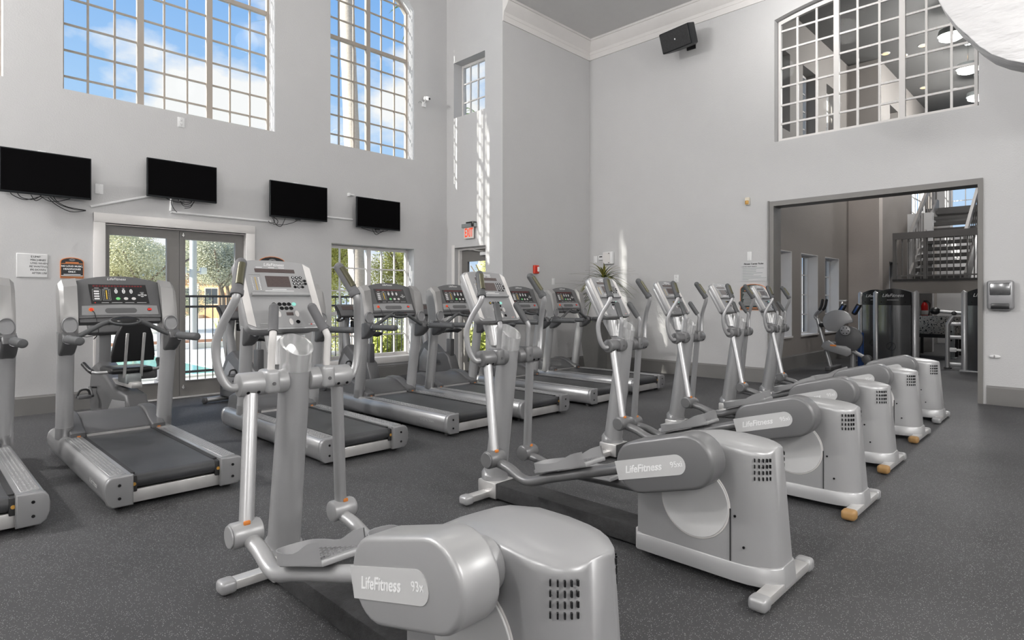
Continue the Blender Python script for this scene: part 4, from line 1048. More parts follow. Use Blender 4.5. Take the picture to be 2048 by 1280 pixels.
    poly('small_print', 'grey_print', [rect(-.13, -.08, .131, .136), rect(-.06, .015, .131, .136), rect(.035, .10, .131, .136), rect(.12, .19, .131, .136), rect(-.17, -.14, .262, .267), rect(-.105, -.075, .262, .267), rect(-.03, -.014, .262, .267), rect(.024, .04, .262, .267), rect(.15, .18, .226, .23)], .003, .001)
    poly('sensor_print', 'red_button', [rect(-.177, -.170, .131, .137)], .003, .001)
    mb = MB()
    for u, m_ in ((-.205, 0), ): pass
    poly('stop_ring', 'orange_ring', [ell(-.205, .072, .019, .017)], .004, .003); poly('stop_button', 'red_button', [ell(-.205, .072, .013, .012)], .007, .004)
    poly('stop_socket', 'black_rubber', [ell(.205, .070, .017, .015)], .004, .002); poly('clip_socket', 'red_button', [rect(.192, .220, .062, .078)], .006, .004)
    cbp = [to3(-.20, .062, .01), to3(-.185, .02, .02), Vector((-.17, .37, 1.05)), Vector((-.205, .36, .99)), Vector((-.18, .37, 1.02)), Vector((-.25, .36, 1.01)), Vector((-.32, .335, 1.03))]
    MB().tube(smooth(cbp, 4), .0028, 6).obj('safety_cord', 'cable', co)
    text('LifeFitness', .032, 'white_print', co, to3(-.01, Lc+.020, .001), (1, 0, 0), vv, shear=.3)
    # maker mark on the outer rail side
    text('LifeFitness', .05, 'grey_print', t, (-.412, -.72, .135), (0, -1, 0), (0, 0, 1), shear=.3)
    MB().rbox(-.236, -.18, 1.047, 1.053, .2, .25, .002).obj('front_badge', 'white_trim', mh)
    return t
TR = [
    (.19, 5.31, 'treadmill at the left edge with only its rear corner in view'),
    (1.275, 5.31, 'nearest whole treadmill, left of the front elliptical, beside the doors'),
    (2.68, 5.32, 'treadmill hidden partly behind the nearest elliptical trainer'),
    (4.0, 5.40, 'treadmill in front of the lower grid window'),
    (5.0, 5.40, 'treadmill in front of the exit door'),
    (6.24, 5.42, 'treadmill beneath the red fire alarm, second from the plant'),
    (7.38, 5.55, 'farthest treadmill, beside the potted plant'),
]
t1 = treadmill(TR[0][2])
for i, (x, y, lb) in enumerate(TR):
    o = t1 if i == 0 else copy_tree(t1)
    o.location = (x, y, 0); o['label'] = lb

# ============================================================ EXERCISE BIKES
def upright_bike(label):
    t = thing('exercise_bike', label, 'exercise bike', (0, 0, 0), 0, 'upright bikes by the window wall')
    for y in (-.5, .5):
        f = MB().rcyl((-.26, y, .045), (.26, y, .045), .032, .006).obj('stabilizer', 'rail_metal', t)
        for s in (-1, 1): MB().rcyl((s*.26, y, .042), (s*.30, y, .042), .042, .008).obj('end_cap', 'tread_dark', f)
    sh = [(-.42, .07), (.52, .07), (.52, .22), (.47, .42), (.36, .60), (.24, .66), (.10, .58), (-.05, .48), (-.20, .50), (-.30, .44), (-.38, .25)]
    b = MB().prism(sh, lambda u, v: Vector((-.085, u, v)), (.17, 0, 0), .025, 3).obj('shroud', 'tread_dark', t, 40)
    MB().prism([(.10, .16), (.44, .16), (.42, .38), (.30, .54), (.16, .46)], lambda u, v: Vector((-.09, u, v)), (.18, 0, 0), .01).obj('shroud_panel', 'tread_grey', b, 40)
    MB().tube([(0, .34, .55), (0, .42, .86), (0, .38, 1.06)], [.06, .05, .045], 16).obj('mast', 'tread_grey', t)
    MB().prism([(.44, .50), (.52, .80), (.46, 1.02), (.42, 1.0), (.42, .52)], lambda u, v: Vector((-.05, u, v)), (.10, 0, 0), .008).obj('mast_cover', 'tread_wing', t)
    mx = Matrix.Translation((0, .36, 1.14)) @ Matrix.Rotation(R(-38), 4, 'X')
    c = MB().rbox(-.16, .16, -.03, .03, -.11, .11, .02, 3, mx).obj('console', 'tread_dark', t)
    MB().box(-.09, .09, -.034, -.028, .0, .07, mx).obj('display', 'lcd', c)
    mb = MB()
    for i in range(3):
        for j in range(3): mb.box(.07+.022*i, .085+.022*i, -.034, -.028, -.08+.025*j, -.062+.025*j, mx)
    mb.obj('keys', 'black_gloss', c)['kind'] = 'stuff'
    for s in (-1, 1):
        p = smooth([(s*.05, .36, 1.03), (s*.15, .30, 1.0), (s*.24, .22, 1.02), (s*.26, .12, 1.05), (s*.25, .16, 1.12), (s*.235, .26, 1.20)], 4)
        MB().tube(p, .017, 10).obj('handlebar', 'grip_dark', t); MB().tube(p[-9:], .023, 10).sphere(p[-1], .023, 10).obj('grip', 'pad_black', t)
        # pedal
        cr = Vector((s*.14, .08, .30)); pe = cr + Vector((s*.02, s*.14, -s*.09))
        MB().tube([(s*.08, .08, .30), cr, pe], .016, 8).obj('crank', 'tread_dark', t)
        pp = MB().rbox(*sorted((pe.x, pe.x+s*.11)), pe.y-.05, pe.y+.05, pe.z-.015, pe.z+.015, .008).obj('pedal', 'tread_dark', t)
        MB().tube(smooth([(pe.x+s*.01, pe.y, pe.z), (pe.x+s*.03, pe.y, pe.z+.06), (pe.x+s*.09, pe.y, pe.z+.06), (pe.x+s*.11, pe.y, pe.z)]), .010, 6).obj('strap', 'black_rubber', pp)
    MB().rbox(-.04, .04, -.30, -.20, .40, .70, .01).obj('seat_tube', 'tread_dark', t)
    MB().cyl((0, -.25, .68), (0, -.26, .80), .022).obj('seat_post', 'chrome', t)
    mb = MB(); sec = []
    for y, w, z in ((-.42, .04, .83), (-.40, .11, .84), (-.32, .125, .835), (-.22, .08, .825), (-.12, .04, .82), (-.07, .025, .81)):
        sec.append([(w*math.cos(a), y, z+.032*math.sin(a)) for a in [2*math.pi*k/12 for k in range(12)]])
    mb.loft(sec); mb.obj('saddle', 'pad_black', t, 60)
    MB().rbox(.05, .12, .30, .37, .90, 1.0, .015).obj('bottle_holder', 'panel_black', t)
    return t
ub = upright_bike('upright exercise bike beside the right door leaf')
for i, (x, y, a, lb) in enumerate(((3.02, 7.55, 8, ub['label']), (4.55, 7.45, 0, 'upright exercise bike with saddle in front of lower grid window'), (5.98, 7.45, 0, 'upright exercise bike against the wall left of exit door'))):
    o = ub if i == 0 else copy_tree(ub)
    o.location = (x, y, 0); o.rotation_euler = (0, 0, R(a)); o['label'] = lb

t = thing('recumbent_bike', 'recumbent exercise bike with black seat back before the glass doors', 'exercise bike', (1.62, 7.35, 0), R(4))
for y in (-.45, .62):
    f = MB().rcyl((-.24, y, .045), (.24, y, .045), .034, .006).obj('stabilizer', 'rail_metal', t)
    for s in (-1, 1): MB().rcyl((s*.24, y, .042), (s*.28, y, .042), .042, .008).obj('end_cap', 'tread_dark', f)
b = MB().prism([(-.50, .07), (.66, .07), (.70, .30), (.62, .56), (.45, .62), (.20, .52), (-.10, .40), (-.48, .36), (-.55, .22)], lambda u, v: Vector((-.10, u, v)), (.20, 0, 0), .03, 3).obj('shroud', 'tread_dark', t, 40)
MB().prism([(-.50, .10), (.1, .10), (-.1, .28), (-.48, .30)], lambda u, v: Vector((-.106, u, v)), (.212, 0, 0), .008).obj('shroud_panel', 'tread_grey', b)
MB().rbox(-.05, .05, -.50, .10, .42, .48, .012).obj('seat_rail', 'steel', t)
MB().rbox(-.07, .07, -.42, -.16, .46, .56, .015).obj('seat_carriage', 'grey_metal', t)
MB().rbox(-.19, .19, -.38, .0, .56, .62, .025, 3).obj('seat', 'pad_black', t)
bk = [(-.19, 0), (.19, 0), (.195, .06), (.165, .26), (.115, .40), (.08, .43), (-.08, .43), (-.115, .40), (-.165, .26), (-.195, .06)]
mx = Matrix.Translation((0, -.40, .68)) @ Matrix.Rotation(R(-12), 4, 'X').inverted()
s_ = MB().prism(bk, lambda u, v: mx @ Vector((u, 0, v)), mx.to_3x3() @ Vector((0, .06, 0)), .015, 3).obj('seat_back', 'pad_black', t, 50)
for x in (-.075, .075): MB().rbox(x-.014, x+.014, -.016, -.002, -.16, .30, .004, 1, mx).obj('back_strut', 'steel', s_)
for s in (-1, 1):
    p = smooth([(s*.03, -.28, .58), (s*.20, -.25, .575), (s*.30, -.20, .585), (s*.34, -.06, .66)], 5)
    MB().tube(p, .017, 10).obj('side_bar', 'rail_metal', t); MB().tube(p[-6:], .023, 10).obj('side_grip', 'pad_black', t)
    MB().tube([(s*.09, .42, .36), (s*.16, .42, .36), (s*.17, .42+s*.13, .36+s*.08)], .016, 8).obj('crank', 'tread_dark', t)
    pe = Vector((s*.19, .42+s*.13, .36+s*.08)); pp = MB().rbox(*sorted((pe.x, pe.x+s*.12)), pe.y-.05, pe.y+.06, pe.z-.015, pe.z+.02, .008).obj('pedal', 'tread_dark', t)
    MB().tube(smooth([(pe.x+s*.0, pe.y, pe.z), (pe.x+s*.02, pe.y, pe.z+.07), (pe.x+s*.09, pe.y, pe.z+.07), (pe.x+s*.12, pe.y, pe.z)]), .011, 6).obj('strap', 'black_rubber', pp)
MB().prism([(.50, .55), (.62, .55), (.58, 1.0), (.48, 1.02)], lambda u, v: Vector((-.06, u, v)), (.12, 0, 0), .012).obj('mast', 'tread_grey', t)
mx = Matrix.Translation((0, .50, 1.06)) @ Matrix.Rotation(R(-28), 4, 'X')
c = MB().rbox(-.17, .17, -.035, .035, -.15, .15, .02, 3, mx).obj('console', 'tread_dark', t)
MB().box(-.12, .10, -.039, -.033, .02, .11, mx).obj('display', 'lcd', c)
mb = MB(); mb2 = MB()
for k in range(4): mb.rcyl(mx @ Vector((-.08+.035*k, -.036, -.05)), mx @ Vector((-.08+.035*k, -.042, -.05)), .013, .002, 12)
mb.obj('keys', 'black_gloss', c)['kind'] = 'stuff'; mb2.rcyl(mx @ Vector((.075, -.036, -.045)), mx @ Vector((.075, -.042, -.045)), .012, .002, 12); mb2.obj('start_key', 'teal_button', c)
MB().tube(smooth([(-.20, .40, .95), (-.12, .46, .93), (.12, .46, .93), (.20, .40, .95)]), .016, 10).obj('front_handle', 'grip_dark', t)
MB().rbox(.22, .32, -.12, .02, .46, .58, .02).obj('bottle_holder', 'tread_dark', t)
MB().rbox(.05, .24, -.28, -.06, .48, .56, .02).obj('side_tray', 'tread_dark', t)
# ============================================================ THINGS ON THE WALLS
def tv(x0, x1, z0, z1, label, tilt, cables, led=False):
    w, h = x1-x0, z1-z0
    t = thing('television', label, 'television', ((x0+x1)/2, 8.5, z0), R(tilt), 'televisions on the window wall')
    MB().rbox(-w/2, w/2, 0, .035, 0, h, .006).obj('case', 'bezel', t)
    MB().box(-w/2+.012, w/2-.012, -.002, .001, .022, h-.012).obj('screen', 'screen', t)
    MB().rbox(-w*.32, w*.32, .03, .065, .04, h*.6, .01).obj('rear_housing', 'bezel', t)
    MB().box(-.12, .12, .06, .08, h*.2, h*.8).box(-.03, .03, .07, .145, h*.4, h*.6).obj('wall_bracket', 'grey_metal', t)
    MB().rbox(-.08, -.01, .02, .06, h, h+.014, .004).obj('bracket_clip', 'white_plastic', t)
    MB().box(-.05, .02, .01, .04, -.016, .002).obj('sensor', 'panel_black', t)
    for pts in cables: MB().tube(smooth([(u, .05, v) for u, v in pts], 5), .0045, 6).obj('cable', 'cable', t)
    return t
tvz = (2.478, 2.968)
tv(.752, 1.584, *tvz, 'leftmost television, cut by the left edge of the photo', 0, [
    [(.0, .02), (-.1, -.03), (-.2, -.06), (-.3, -.02), (-.32, .02)], [(-.05, 0), (-.12, -.05), (-.22, -.04), (-.26, .01)], [(-.06, 0), (.02, -.05), (.12, -.04), (.22, .0)],
    [(.0, 0), (.08, -.08), (.22, -.15), (.37, -.125)], [(.03, 0), (.12, -.08), (.26, -.12), (.37, -.122)], [(.06, .01), (.10, -.05), (.2, -.10), (.37, -.119)], [(-.14, 0), (-.1, -.06), (-.04, -.02), (-.02, .01)]])
tv(2.161, 2.993, 2.60, 3.086, 'television above the left door leaf', 0, [
    [(-.20, .01), (-.08, -.03), (.06, -.02), (.12, .0)], [(-.12, 0), (-.125, -.06), (-.09, -.13), (-.06, -.16)], [(-.03, 0), (.02, -.07), (.10, -.06), (.15, .0)], [(-.03, -.01), (.03, -.05), (.09, -.035), (.12, .0)], [(.14, -.01), (.1, -.08), (.03, -.10)]])
tv(3.716, 4.613, 2.50, 3.027, 'television above the wall right of the doors', 0, [
    [(-.38, .01), (-.36, -.07), (-.42, -.09), (-.45, -.06)], [(-.40, .01), (-.34, -.10), (-.26, -.12), (-.2, .0)], [(-.38, -.1), (-.25, -.10), (-.1, -.06), (.03, .01)], [(-.37, 0), (-.31, -.05), (-.33, -.10)]])
tv(5.122, 5.960, 2.470, 2.963, 'rightmost television, above the lower grid window', 0, [
    [(-.30, .0), (-.1, -.04), (.1, -.03), (.2, .0)], [(-.1, -.01), (-.03, -.09), (.05, -.05), (.12, -.01)], [(-.05, .0), (.0, -.06), (.08, -.04)]])

def raceway(a, b, label, y=YA-.012):
    a, b = Vector((a[0], y, a[1])), Vector((b[0], y, b[1])); d = (b-a); L = d.length
    ang = math.atan2(d.z, d.x)
    mx = Matrix.Translation(a) @ Matrix.Rotation(-ang, 4, 'Y')
    mb = MB(); mb.prism([(-.016, .012), (-.013, -.006), (-.006, -.012), (.006, -.012), (.013, -.006), (.016, .012)], lambda v, q: mx @ Vector((0, q, v)), mx.to_3x3() @ Vector((L, 0, 0)))
    o = mb.obj('cable_raceway', 'white_plastic'); tag(o, label, 'raceway', 'white cable raceways')
raceway((1.60, 2.42), (2.36, 2.665), 'white cable raceway slanting up to the second television')
raceway((2.48, 2.63), (2.47, 2.46), 'short white raceway dropping below the second television')
raceway((2.47, 2.445), (3.79, 2.445), 'long white raceway running above the door casing')
raceway((4.62, 2.60), (5.13, 2.60), 'white raceway between the third and fourth televisions')
t = thing('raceway_fitting', 'small white fitting at the corner of the rightmost television', 'bracket', (5.07, YA-.02, 2.99))
MB().rbox(-.03, .0, -.03, .02, -.02, .03, .004).obj('box', 'white_plastic', t); MB().rbox(.0, .08, -.015, .02, -.005, .02, .003).obj('stub', 'white_plastic', t)

def plate(axis, c, u, z, label, kind='outlet', w=.075, h=.12, name=None):
    """wall plate; axis 'y' faces -Y, axis 'x' faces -X"""
    t = thing(name or ('outlet_plate' if kind == 'outlet' else 'switch_plate' if kind == 'switch' else 'blank_plate'), label, 'outlet' if kind == 'outlet' else 'switch' if kind == 'switch' else 'wall plate', (u, c, z) if axis == 'y' else (c, u, z), 0 if axis == 'y' else R(-90))
    MB().rbox(-w/2, w/2, -.007, 0, -h/2, h/2, .003).obj('plate', 'white_plastic', t)
    if kind == 'outlet':
        for dz in (-.027, .027):
            s = MB().rbox(-.018, .018, -.010, -.006, dz-.017, dz+.017, .004).obj('socket', 'white_plastic', t)
            MB().box(-.009, -.006, -.0108, -.0095, dz-.004, dz+.009).box(.006, .009, -.0108, -.0095, dz-.004, dz+.007).cyl((0, -.0108, dz-.011), (0, -.0095, dz-.011), .003, seg=8).obj('slots', 'ink', s)
    elif kind == 'switch':
        MB().rbox(-.016, .016, -.012, -.006, -.033, .033, .003).obj('rocker', 'white_plastic', t)
    for dz in (-h*.42, h*.42): MB().cyl((0, -.0085, dz), (0, -.0065, dz), .003, seg=8).obj('screw', 'grey_metal', t)
    return t
plate('y', YA, 2.594, 3.64, 'white power outlet under the wide upper window', w=.085, h=.13)
plate('y', YA, 1.688, 2.643, 'blank white plate right of the leftmost television', 'blank', .085, .12)
plate('y', YA, 5.576, .118, 'white outlet low on the grey skirting below the window', w=.08, h=.125)
plate('y', YD, 8.403, 1.64, 'white switch plate on the column wall right of the alarm', 'switch')
plate('x', XB, 5.285, 1.676, 'white outlet plate on the far wall beside the sun streak', w=.09, h=.13)
plate('x', XB, 7.03, 2.09, 'small white switch left of the thermostat', 'switch', .08, .13)
plate('x', XB, 4.0, 2.0, 'blank pale plate above the white rules sign', 'blank', .07, .14)

# thermostat and white box on far wall
t = thing('thermostat', 'small white thermostat with dark display on far wall', 'thermostat', (XB, 6.885, 2.115), R(-90))
MB().rbox(-.055, .055, -.028, 0, -.045, .045, .006).obj('case', 'white_plastic', t); MB().box(-.035, .035, -.0295, -.027, .008, .03).obj('display', 'ink', t)
t = thing('control_box', 'white control box right of the thermostat', 'control box', (XB, 6.70, 2.10), R(-90))
MB().rbox(-.11, .11, -.07, 0, -.115, .115, .008).obj('case', 'white_plastic', t); MB().box(-.10, .06, -.073, -.069, -.105, .105).obj('cover', 'white_trim', t); MB().box(.02, .05, -.0745, -.072, .08, .09).box(.02, .05, -.0745, -.072, -.095, -.085).obj('latch', 'ink', t)
# fire alarm
t = thing('fire_alarm', 'red fire alarm box with strobe on the column wall', 'alarm', (7.912, YD, 1.843))
MB().rbox(-.058, .058, -.05, 0, -.075, .075, .008).obj('case', 'alarm_red', t); MB().rbox(.005, .05, -.075, -.048, -.04, .045, .01).obj('strobe', 'white_plastic', t); MB().box(-.045, -.01, -.0515, -.049, -.05, .05).obj('grille', 'extinguisher_red', t)
# motion sensor on far wall
t = thing('motion_sensor', 'small cream and amber sensor high on the far wall', 'sensor', (XB, 4.022, 2.876), R(-90))
MB().rbox(-.035, .035, -.045, 0, -.062, .062, .012).obj('case', 'cream_plastic', t); MB().rbox(-.028, .028, -.052, -.04, -.05, .01, .01).obj('lens', 'amber', t)
# dispenser at right edge
t = thing('wall_dispenser', 'grey wipe dispenser on wall at the right edge', 'dispenser', (XB, .87, 1.36), R(-90))
MB().rbox(-.13, .13, -.12, 0, -.18, .18, .03, 3).obj('body', 'tread_grey', t); MB().rbox(-.09, .09, -.126, -.11, -.17, -.10, .01).obj('mouth', 'panel_black', t); MB().rbox(-.1, .1, -.128, -.115, .0, .15, .01).obj('window', 'smoke_panel', t)
t = thing('wall_hook', 'small pale oval hook on wall at the right edge', 'hook', (XB, .93, .60), R(-90))
MB().sphere((0, -.01, 0), .045, 14, (1.3, .35, .5)).obj('plate', 'white_plastic', t); MB().tube(smooth([(0, -.01, 0), (0, -.05, -.01), (0, -.06, .02)]), .007, 8).obj('peg', 'steel', t)
# security camera
t = thing('security_camera', 'small white security camera high beside the tall window', 'camera', (6.563, YA, 4.84))
MB().rbox(-.045, .045, -.02, 0, -.09, .0, .006).obj('base', 'white_plastic', t)
MB().cyl((0, -.02, -.03), (.0, -.07, .04), .012).obj('arm', 'white_plastic', t)
h_ = MB().rcyl((-.01, -.05, .055), (.02, -.15, .03), .038, .01).obj('head', 'white_plastic', t); MB().cyl((.02, -.15, .03), (.0206, -.152, .0296), .022).obj('lens', 'black_gloss', h_)
MB().tube(smooth([(-.03, -.01, -.03), (-.09, -.02, -.01), (-.12, -.005, -.04)]), .004, 6).obj('cable', 'grey_metal', t)
# exit sign
t = thing('exit_sign', 'red and white exit sign above the exit door', 'exit sign', (XC, 7.99, 2.37), R(-90))
MB().rbox(-.17, .17, -.07, 0, .215, .285, .008).obj('housing', 'grey_metal', t); MB().rbox(-.06, .10, -.06, -.01, .285, .315, .006).obj('battery_box', 'panel_black', t)
MB().rbox(.11, .165, -.09, .0, .22, .31, .008).obj('lamp_head', 'panel_black', t)
g = MB().box(-.13, .13, -.042, -.034, .02, .215).obj('face', 'exit_glass', t)
text('EXIT', .215, 'exit_red', g, (0, -.0435, .117), (1, 0, 0), (0, 0, 1), bold=.004, spacing=.95, sx=.52)
# speaker
t = thing('loudspeaker', 'black loudspeaker mounted under the crown moulding', 'loudspeaker', (XB-.38, 5.0, 5.67))
mx = Matrix.Rotation(R(-98), 4, 'Z') @ Matrix.Rotation(R(20), 4, 'X')
pr = [(-.15, -.29), (-.15, .29), (.02, .29), (.16, .17), (.16, -.17), (.02, -.29)]
MB().prism([(u, v) for u, v in pr], lambda u, v: mx @ Vector((v, u, -.165)), mx.to_3x3() @ Vector((0, 0, .33)), .015).obj('cabinet', 'bezel', t)
g = MB().rbox(-.275, .275, -.162, -.148, -.150, .150, .004, 1, mx).obj('grille', 'dusty_black', t)
MB().rbox(-.010, .010, -.165, -.161, -.012, .012, .003, 1, mx).obj('badge', 'white_print', g)
MB().tube([(.08, 0, 0), (.38, 0, .0)], .025, 10).box(.36, .38, -.08, .08, -.08, .08).obj('wall_bracket', 'panel_black', t)

# ------------------------------------------------------------ signs
def arch_sign(axis, c, u0, u1, z0, z1, label, kind):
    w, h = u1-u0, z1-z0
    t = thing('wall_sign', label, 'sign', ((u0+u1)/2, c, z0) if axis == 'y' else (c, (u0+u1)/2, z0), 0 if axis == 'y' else R(-90))
    def ol(ins):
        w2 = w/2-ins; p = [(-w2, ins), (w2, ins), (w2, h*.80-ins*.6)]
        p += [(w2*math.cos(R(a)), h*.80-ins*.6+(h*.20-ins*.4)*math.sin(R(a))) for a in range(20, 180, 20)] + [(-w2, h*.80-ins*.6)]
        return p
    MB().prism(ol(0), lambda u, v: Vector((u, -.012, v)), (0, .012, 0)).obj('board', 'sign_orange', t)
    f = MB().prism(ol(.008), lambda u, v: Vector((u, -.0135, v)), (0, .004, 0)).obj('face', 'sign_black' if kind != 'green' else 'sign_green_black', t)
    mb = MB(); cz = h*.885
    for r_ in (.12, .075): mb.tube([(w*r_*math.cos(a), -.0145, cz+w*r_*.42*math.sin(a)) for a in [k*math.pi/10 for k in range(21)]], .0018*w/.25, 4, caps=False)
    mb.obj('emblem', 'grey_print', f)
    X3, Z3 = (1, 0, 0), (0, 0, 1)
    def bars(nm, m, rows):
        mb = MB()
        for (zc, ww, hh) in rows: mb.box(-ww*w/2, ww*w/2, -.0148, -.013, zc*h-hh*h/2, zc*h+hh*h/2)
        o_ = mb.obj(nm, m, f)
        if len(rows) > 1: o_['kind'] = 'stuff'
    if kind == 'music':
        bars('orange_heading', 'sign_orange', [(.755, .56, .05)]); bars('orange_rule', 'orange_ring', [(.70, .9, .022), (.065, .9, .022)])
        for s_, z, sz in (('NO LOUD MUSIC,', .575, .026), ('HEADPHONES', .435, .026), ('ONLY.', .305, .026)):
            text(s_, sz, 'white_print', f, (0, -.0142, z*h), X3, Z3, bold=.0009)
        bars('small_print', 'white_print', [(.18, .72, .028), (.125, .92, .028)])
    else:
        if kind == 'green': text('FITNESS CENTER RULES', .026, 'sign_orange', f, (0, -.0142, h*.735), X3, Z3, bold=.0008)
        bars('text_lines', 'grey_print', [(.66-.052*k, .80-.14*((k*3) % 4)/4, .022) for k in range(10)]); bars('orange_rule', 'sign_orange', [(.08, .5, .03)])
    return t
arch_sign('y', YA, 1.306, 1.533, 1.556, 1.80, 'black arched sign reading no loud music, headphones only', 'music')
arch_sign('y', YA, 3.60, 4.02, 1.40, 1.935, 'black arched sign showing only its top behind the nearest console', 'plain')
arch_sign('x', XB, 3.735, 4.145, 1.14, 1.555, 'dark green arched sign under the white rules sign', 'green')
t = thing('wall_sign', 'white framed time limit notice at the left edge', 'sign', (1.06, YA, 1.556))
MB().rbox(-.15, .13, -.01, 0, 0, .27, .004).obj('frame', 'white_plastic', t); f = MB().box(-.142, .122, -.0115, -.009, .008, .262).obj('sheet', 'sign_paper', t)
for k, (s_, x_) in enumerate((('E LIMIT', .030), ('MACHINES', .052), ('UTES WHEN', .060), ('RE WAITING.', .058), ('IPE DOWN', .050), ('AFTER USE', .064))):
    text(s_, .030, 'ink', f, (x_-.008, -.0122, .235-.037*k), (1, 0, 0), (0, 0, 1), spacing=.95)
t = thing('wall_sign', 'white rectangular fitness center rules sign beside the opening', 'sign', (XB, 3.93, 1.60), R(-90))
MB().box(-.215, .215, -.006, 0, 0, .315).obj('board', 'sign_grey', t)
text('Fitness Center Rules', .037, 'ink', t, (0, -.0066, .275), (1, 0, 0), (0, 0, 1), bold=.0012)
text('1. DO NOT DROP WEIGHTS', .020, 'ink', t, (-.075, -.0066, .232), (1, 0, 0), (0, 0, 1), bold=.0003)
mb = MB()
for k, wd in enumerate((.34, .22, .22, .32, .18, .30, .38, .10)): mb.box(-.195, -.19, -.0072, -.005, .200-.0255*k, .208-.0255*k).box(-.18, -.18+wd, -.0072, -.005, .200-.0255*k, .209-.0255*k)
mb.obj('text_lines', 'grey_metal', t)['kind'] = 'stuff'

# ------------------------------------------------------------ potted plant
t = thing('potted_plant', 'spiky strap-leaved plant in tall tapered grey planter in corner', 'potted plant', (8.55, 6.15, 0))
def sq(w, z): return [(sx*w, sy*w, z) for sx, sy in ((-1, -1), (1, -1), (1, 1), (-1, 1))]
mb = MB(); mb.loft([sq(.22, 0), sq(.31, .93), sq(.285, .93), sq(.275, .86)], caps=False); mb.add(sq(.22, 0), [(0, 1, 2, 3)]); mb.obj('planter', 'pot', t, 20)
MB().add(sq(.277, .87), [(0, 1, 2, 3)]).obj('soil', 'soil', t)
for (x, y, r_) in ((-.22, -.05, .07), (-.1, -.2, .09), (.1, -.22, .08), (.2, .1, .07), (.05, -.23, .06), (-.2, .15, .08)):
    MB().sphere((x, y, .89), r_, 12, (1, 1, .55)).obj('moss_clump', 'moss', t)
for (x, y, h) in ((0, 0, .80), (.07, .05, .58), (-.06, .04, .50)):
    MB().tube([(x, y, .86), (x*1.3, y*1.3, .86+h*.6), (x*1.5, y*1.5, .86+h)], [.022, .018, .016], 10).obj('stem', 'bark', t)
leaf_m = []
for v in range(5):
    mb = MB(); n_ = 9; L = .48+.05*v; vs = []; fs = []
    for i in range(n_+1):
        q = i/n_; r_ = L*(q*.92); z = L*(.75-.16*v)*q - L*(.55+.16*v)*q*q*1.15; w = .02*(1-abs(2*q-.7)**2*.55)*(1 if q < .9 else .45)
        vs += [(r_, -w, z+.004), (r_, 0, z), (r_, w, z+.004)]
    for i in range(n_): a = i*3; fs += [(a, a+3, a+4, a+1), (a+1, a+4, a+5, a+2)]
    mb.add(vs, fs); leaf_m.append((mb.mesh('leaf', 'leaf_dark' if v % 3 else 'leaf_tip', fix=False)))
rnd = random.Random(3)
for hx, hy, hz, cnt in ((0, 0, 1.66, 80), (.105, .075, 1.44, 36), (-.09, .06, 1.36, 36)):
    for k in range(cnt):
        o = link('leaf', rnd.choice(leaf_m), t); o.location = (hx+rnd.uniform(-.01, .01), hy+rnd.uniform(-.01, .01), hz-.12*rnd.random())
        o.rotation_euler = (rnd.uniform(-.2, .2), -rnd.choice((.2, .4, .6, .85, 1.1))+rnd.uniform(-.15, .15), k*2.399); sc_ = rnd.uniform(.66, .88); o.scale = (sc_, sc_, sc_)

# ------------------------------------------------------------ added, unseen fill lights of the hall, shaped as pendants
k = 0
for x in (-3.6, 1.5, 5.0):
    for y, nm in ((-2.6, 'rear'), (1.4, 'middle'), (5.2, 'window-side')):
        pendant('hall_fill', 'added drum fill light over the gym floor, %s row, %s of three' % (nm, ('nearest the side wall', 'middle', 'nearest the far wall')[k//3]), 'lamp', (x, y+(2.2 if x < 0 and nm == 'window-side' else 0), 3.6 if nm == 'rear' else 6.9 if x > 0 else 5.6), 8.0, ROOM_FILL*{'rear': .35, 'middle': .6, 'window-side': 1.9}[nm]*(3.9 if x < 0 else 6.0 if nm == 'rear' else .16), .34, 'hall fill lights', .22)
        k += 1
for y in (-2.6, 3.0):
    pendant('hall_fill', 'added drum fill light under the lower ceiling, %s' % ('rear' if y < 0 else 'front'), 'lamp', (8.3, y, 6.0), 6.35, ROOM_FILL*.35, .3, 'hall fill lights', .2)
# ============================================================ OUTDOORS
g_ = MB().box(-80, 80, 9.0, 120, -.3, -.06)
o = g_.obj('ground', 'concrete'); o['kind'] = 'structure'; o['label'] = 'pale sunlit concrete deck outside'
o = MB().box(9.75, 80, 4.45, 9.0, -.3, -.06).box(7.4, 9.75, 7.48, 9.0, -.3, -.06).obj('ground_side', 'concrete'); o['kind'] = 'structure'
# pool
t = thing('swimming_pool', 'turquoise pool outside the left door leaf', 'pool', (2.6, 14.2, -.06))
MB().box(-1.9, 1.7, -2.6, 2.8, .0, .02).obj('water', 'pool_water', t)
for a in ((-2.1, -1.9, -2.8, 3.0), (1.7, 1.9, -2.8, 3.0), (-2.1, 1.9, -2.8, -2.6), (-2.1, 1.9, 2.8, 3.0)): MB().box(*a, 0, .035).obj('coping', 'concrete', t)
# fence with pickets
def fence(x0, x1, y, label):
    t = thing('picket_fence', label, 'fence', (x0, y, -.06))
    L = x1-x0
    for z in (1.40, 1.24, .24): MB().box(0, L, -.018, .018, z, z+.035).obj('rail', 'fence_metal', t)
    me = MB().box(-.006, .006, -.006, .006, .10, 1.42).mesh('picket', 'fence_metal'); x = .06
    while x < L:
        o = link('picket', me, t); o.location = (x, 0, 0); x += .112
    for x in [0, L*.5, L]: MB().box(x-.03, x+.03, -.03, .03, 0, 1.5).obj('post', 'fence_metal', t)
fence(2.95, 9.6, 10.0, 'black metal picket fence outside the doors and lower window')
t = thing('timber_post', 'weathered grey post standing outside the left door leaf', 'post', (3.05, 11.0, -.06))
MB().rbox(-.09, .09, -.09, .09, 0, 1.2, .01).obj('shaft', 'dark_post', t); MB().box(-.12, .12, -.12, .12, 0, .05).obj('base', 'dark_post', t)
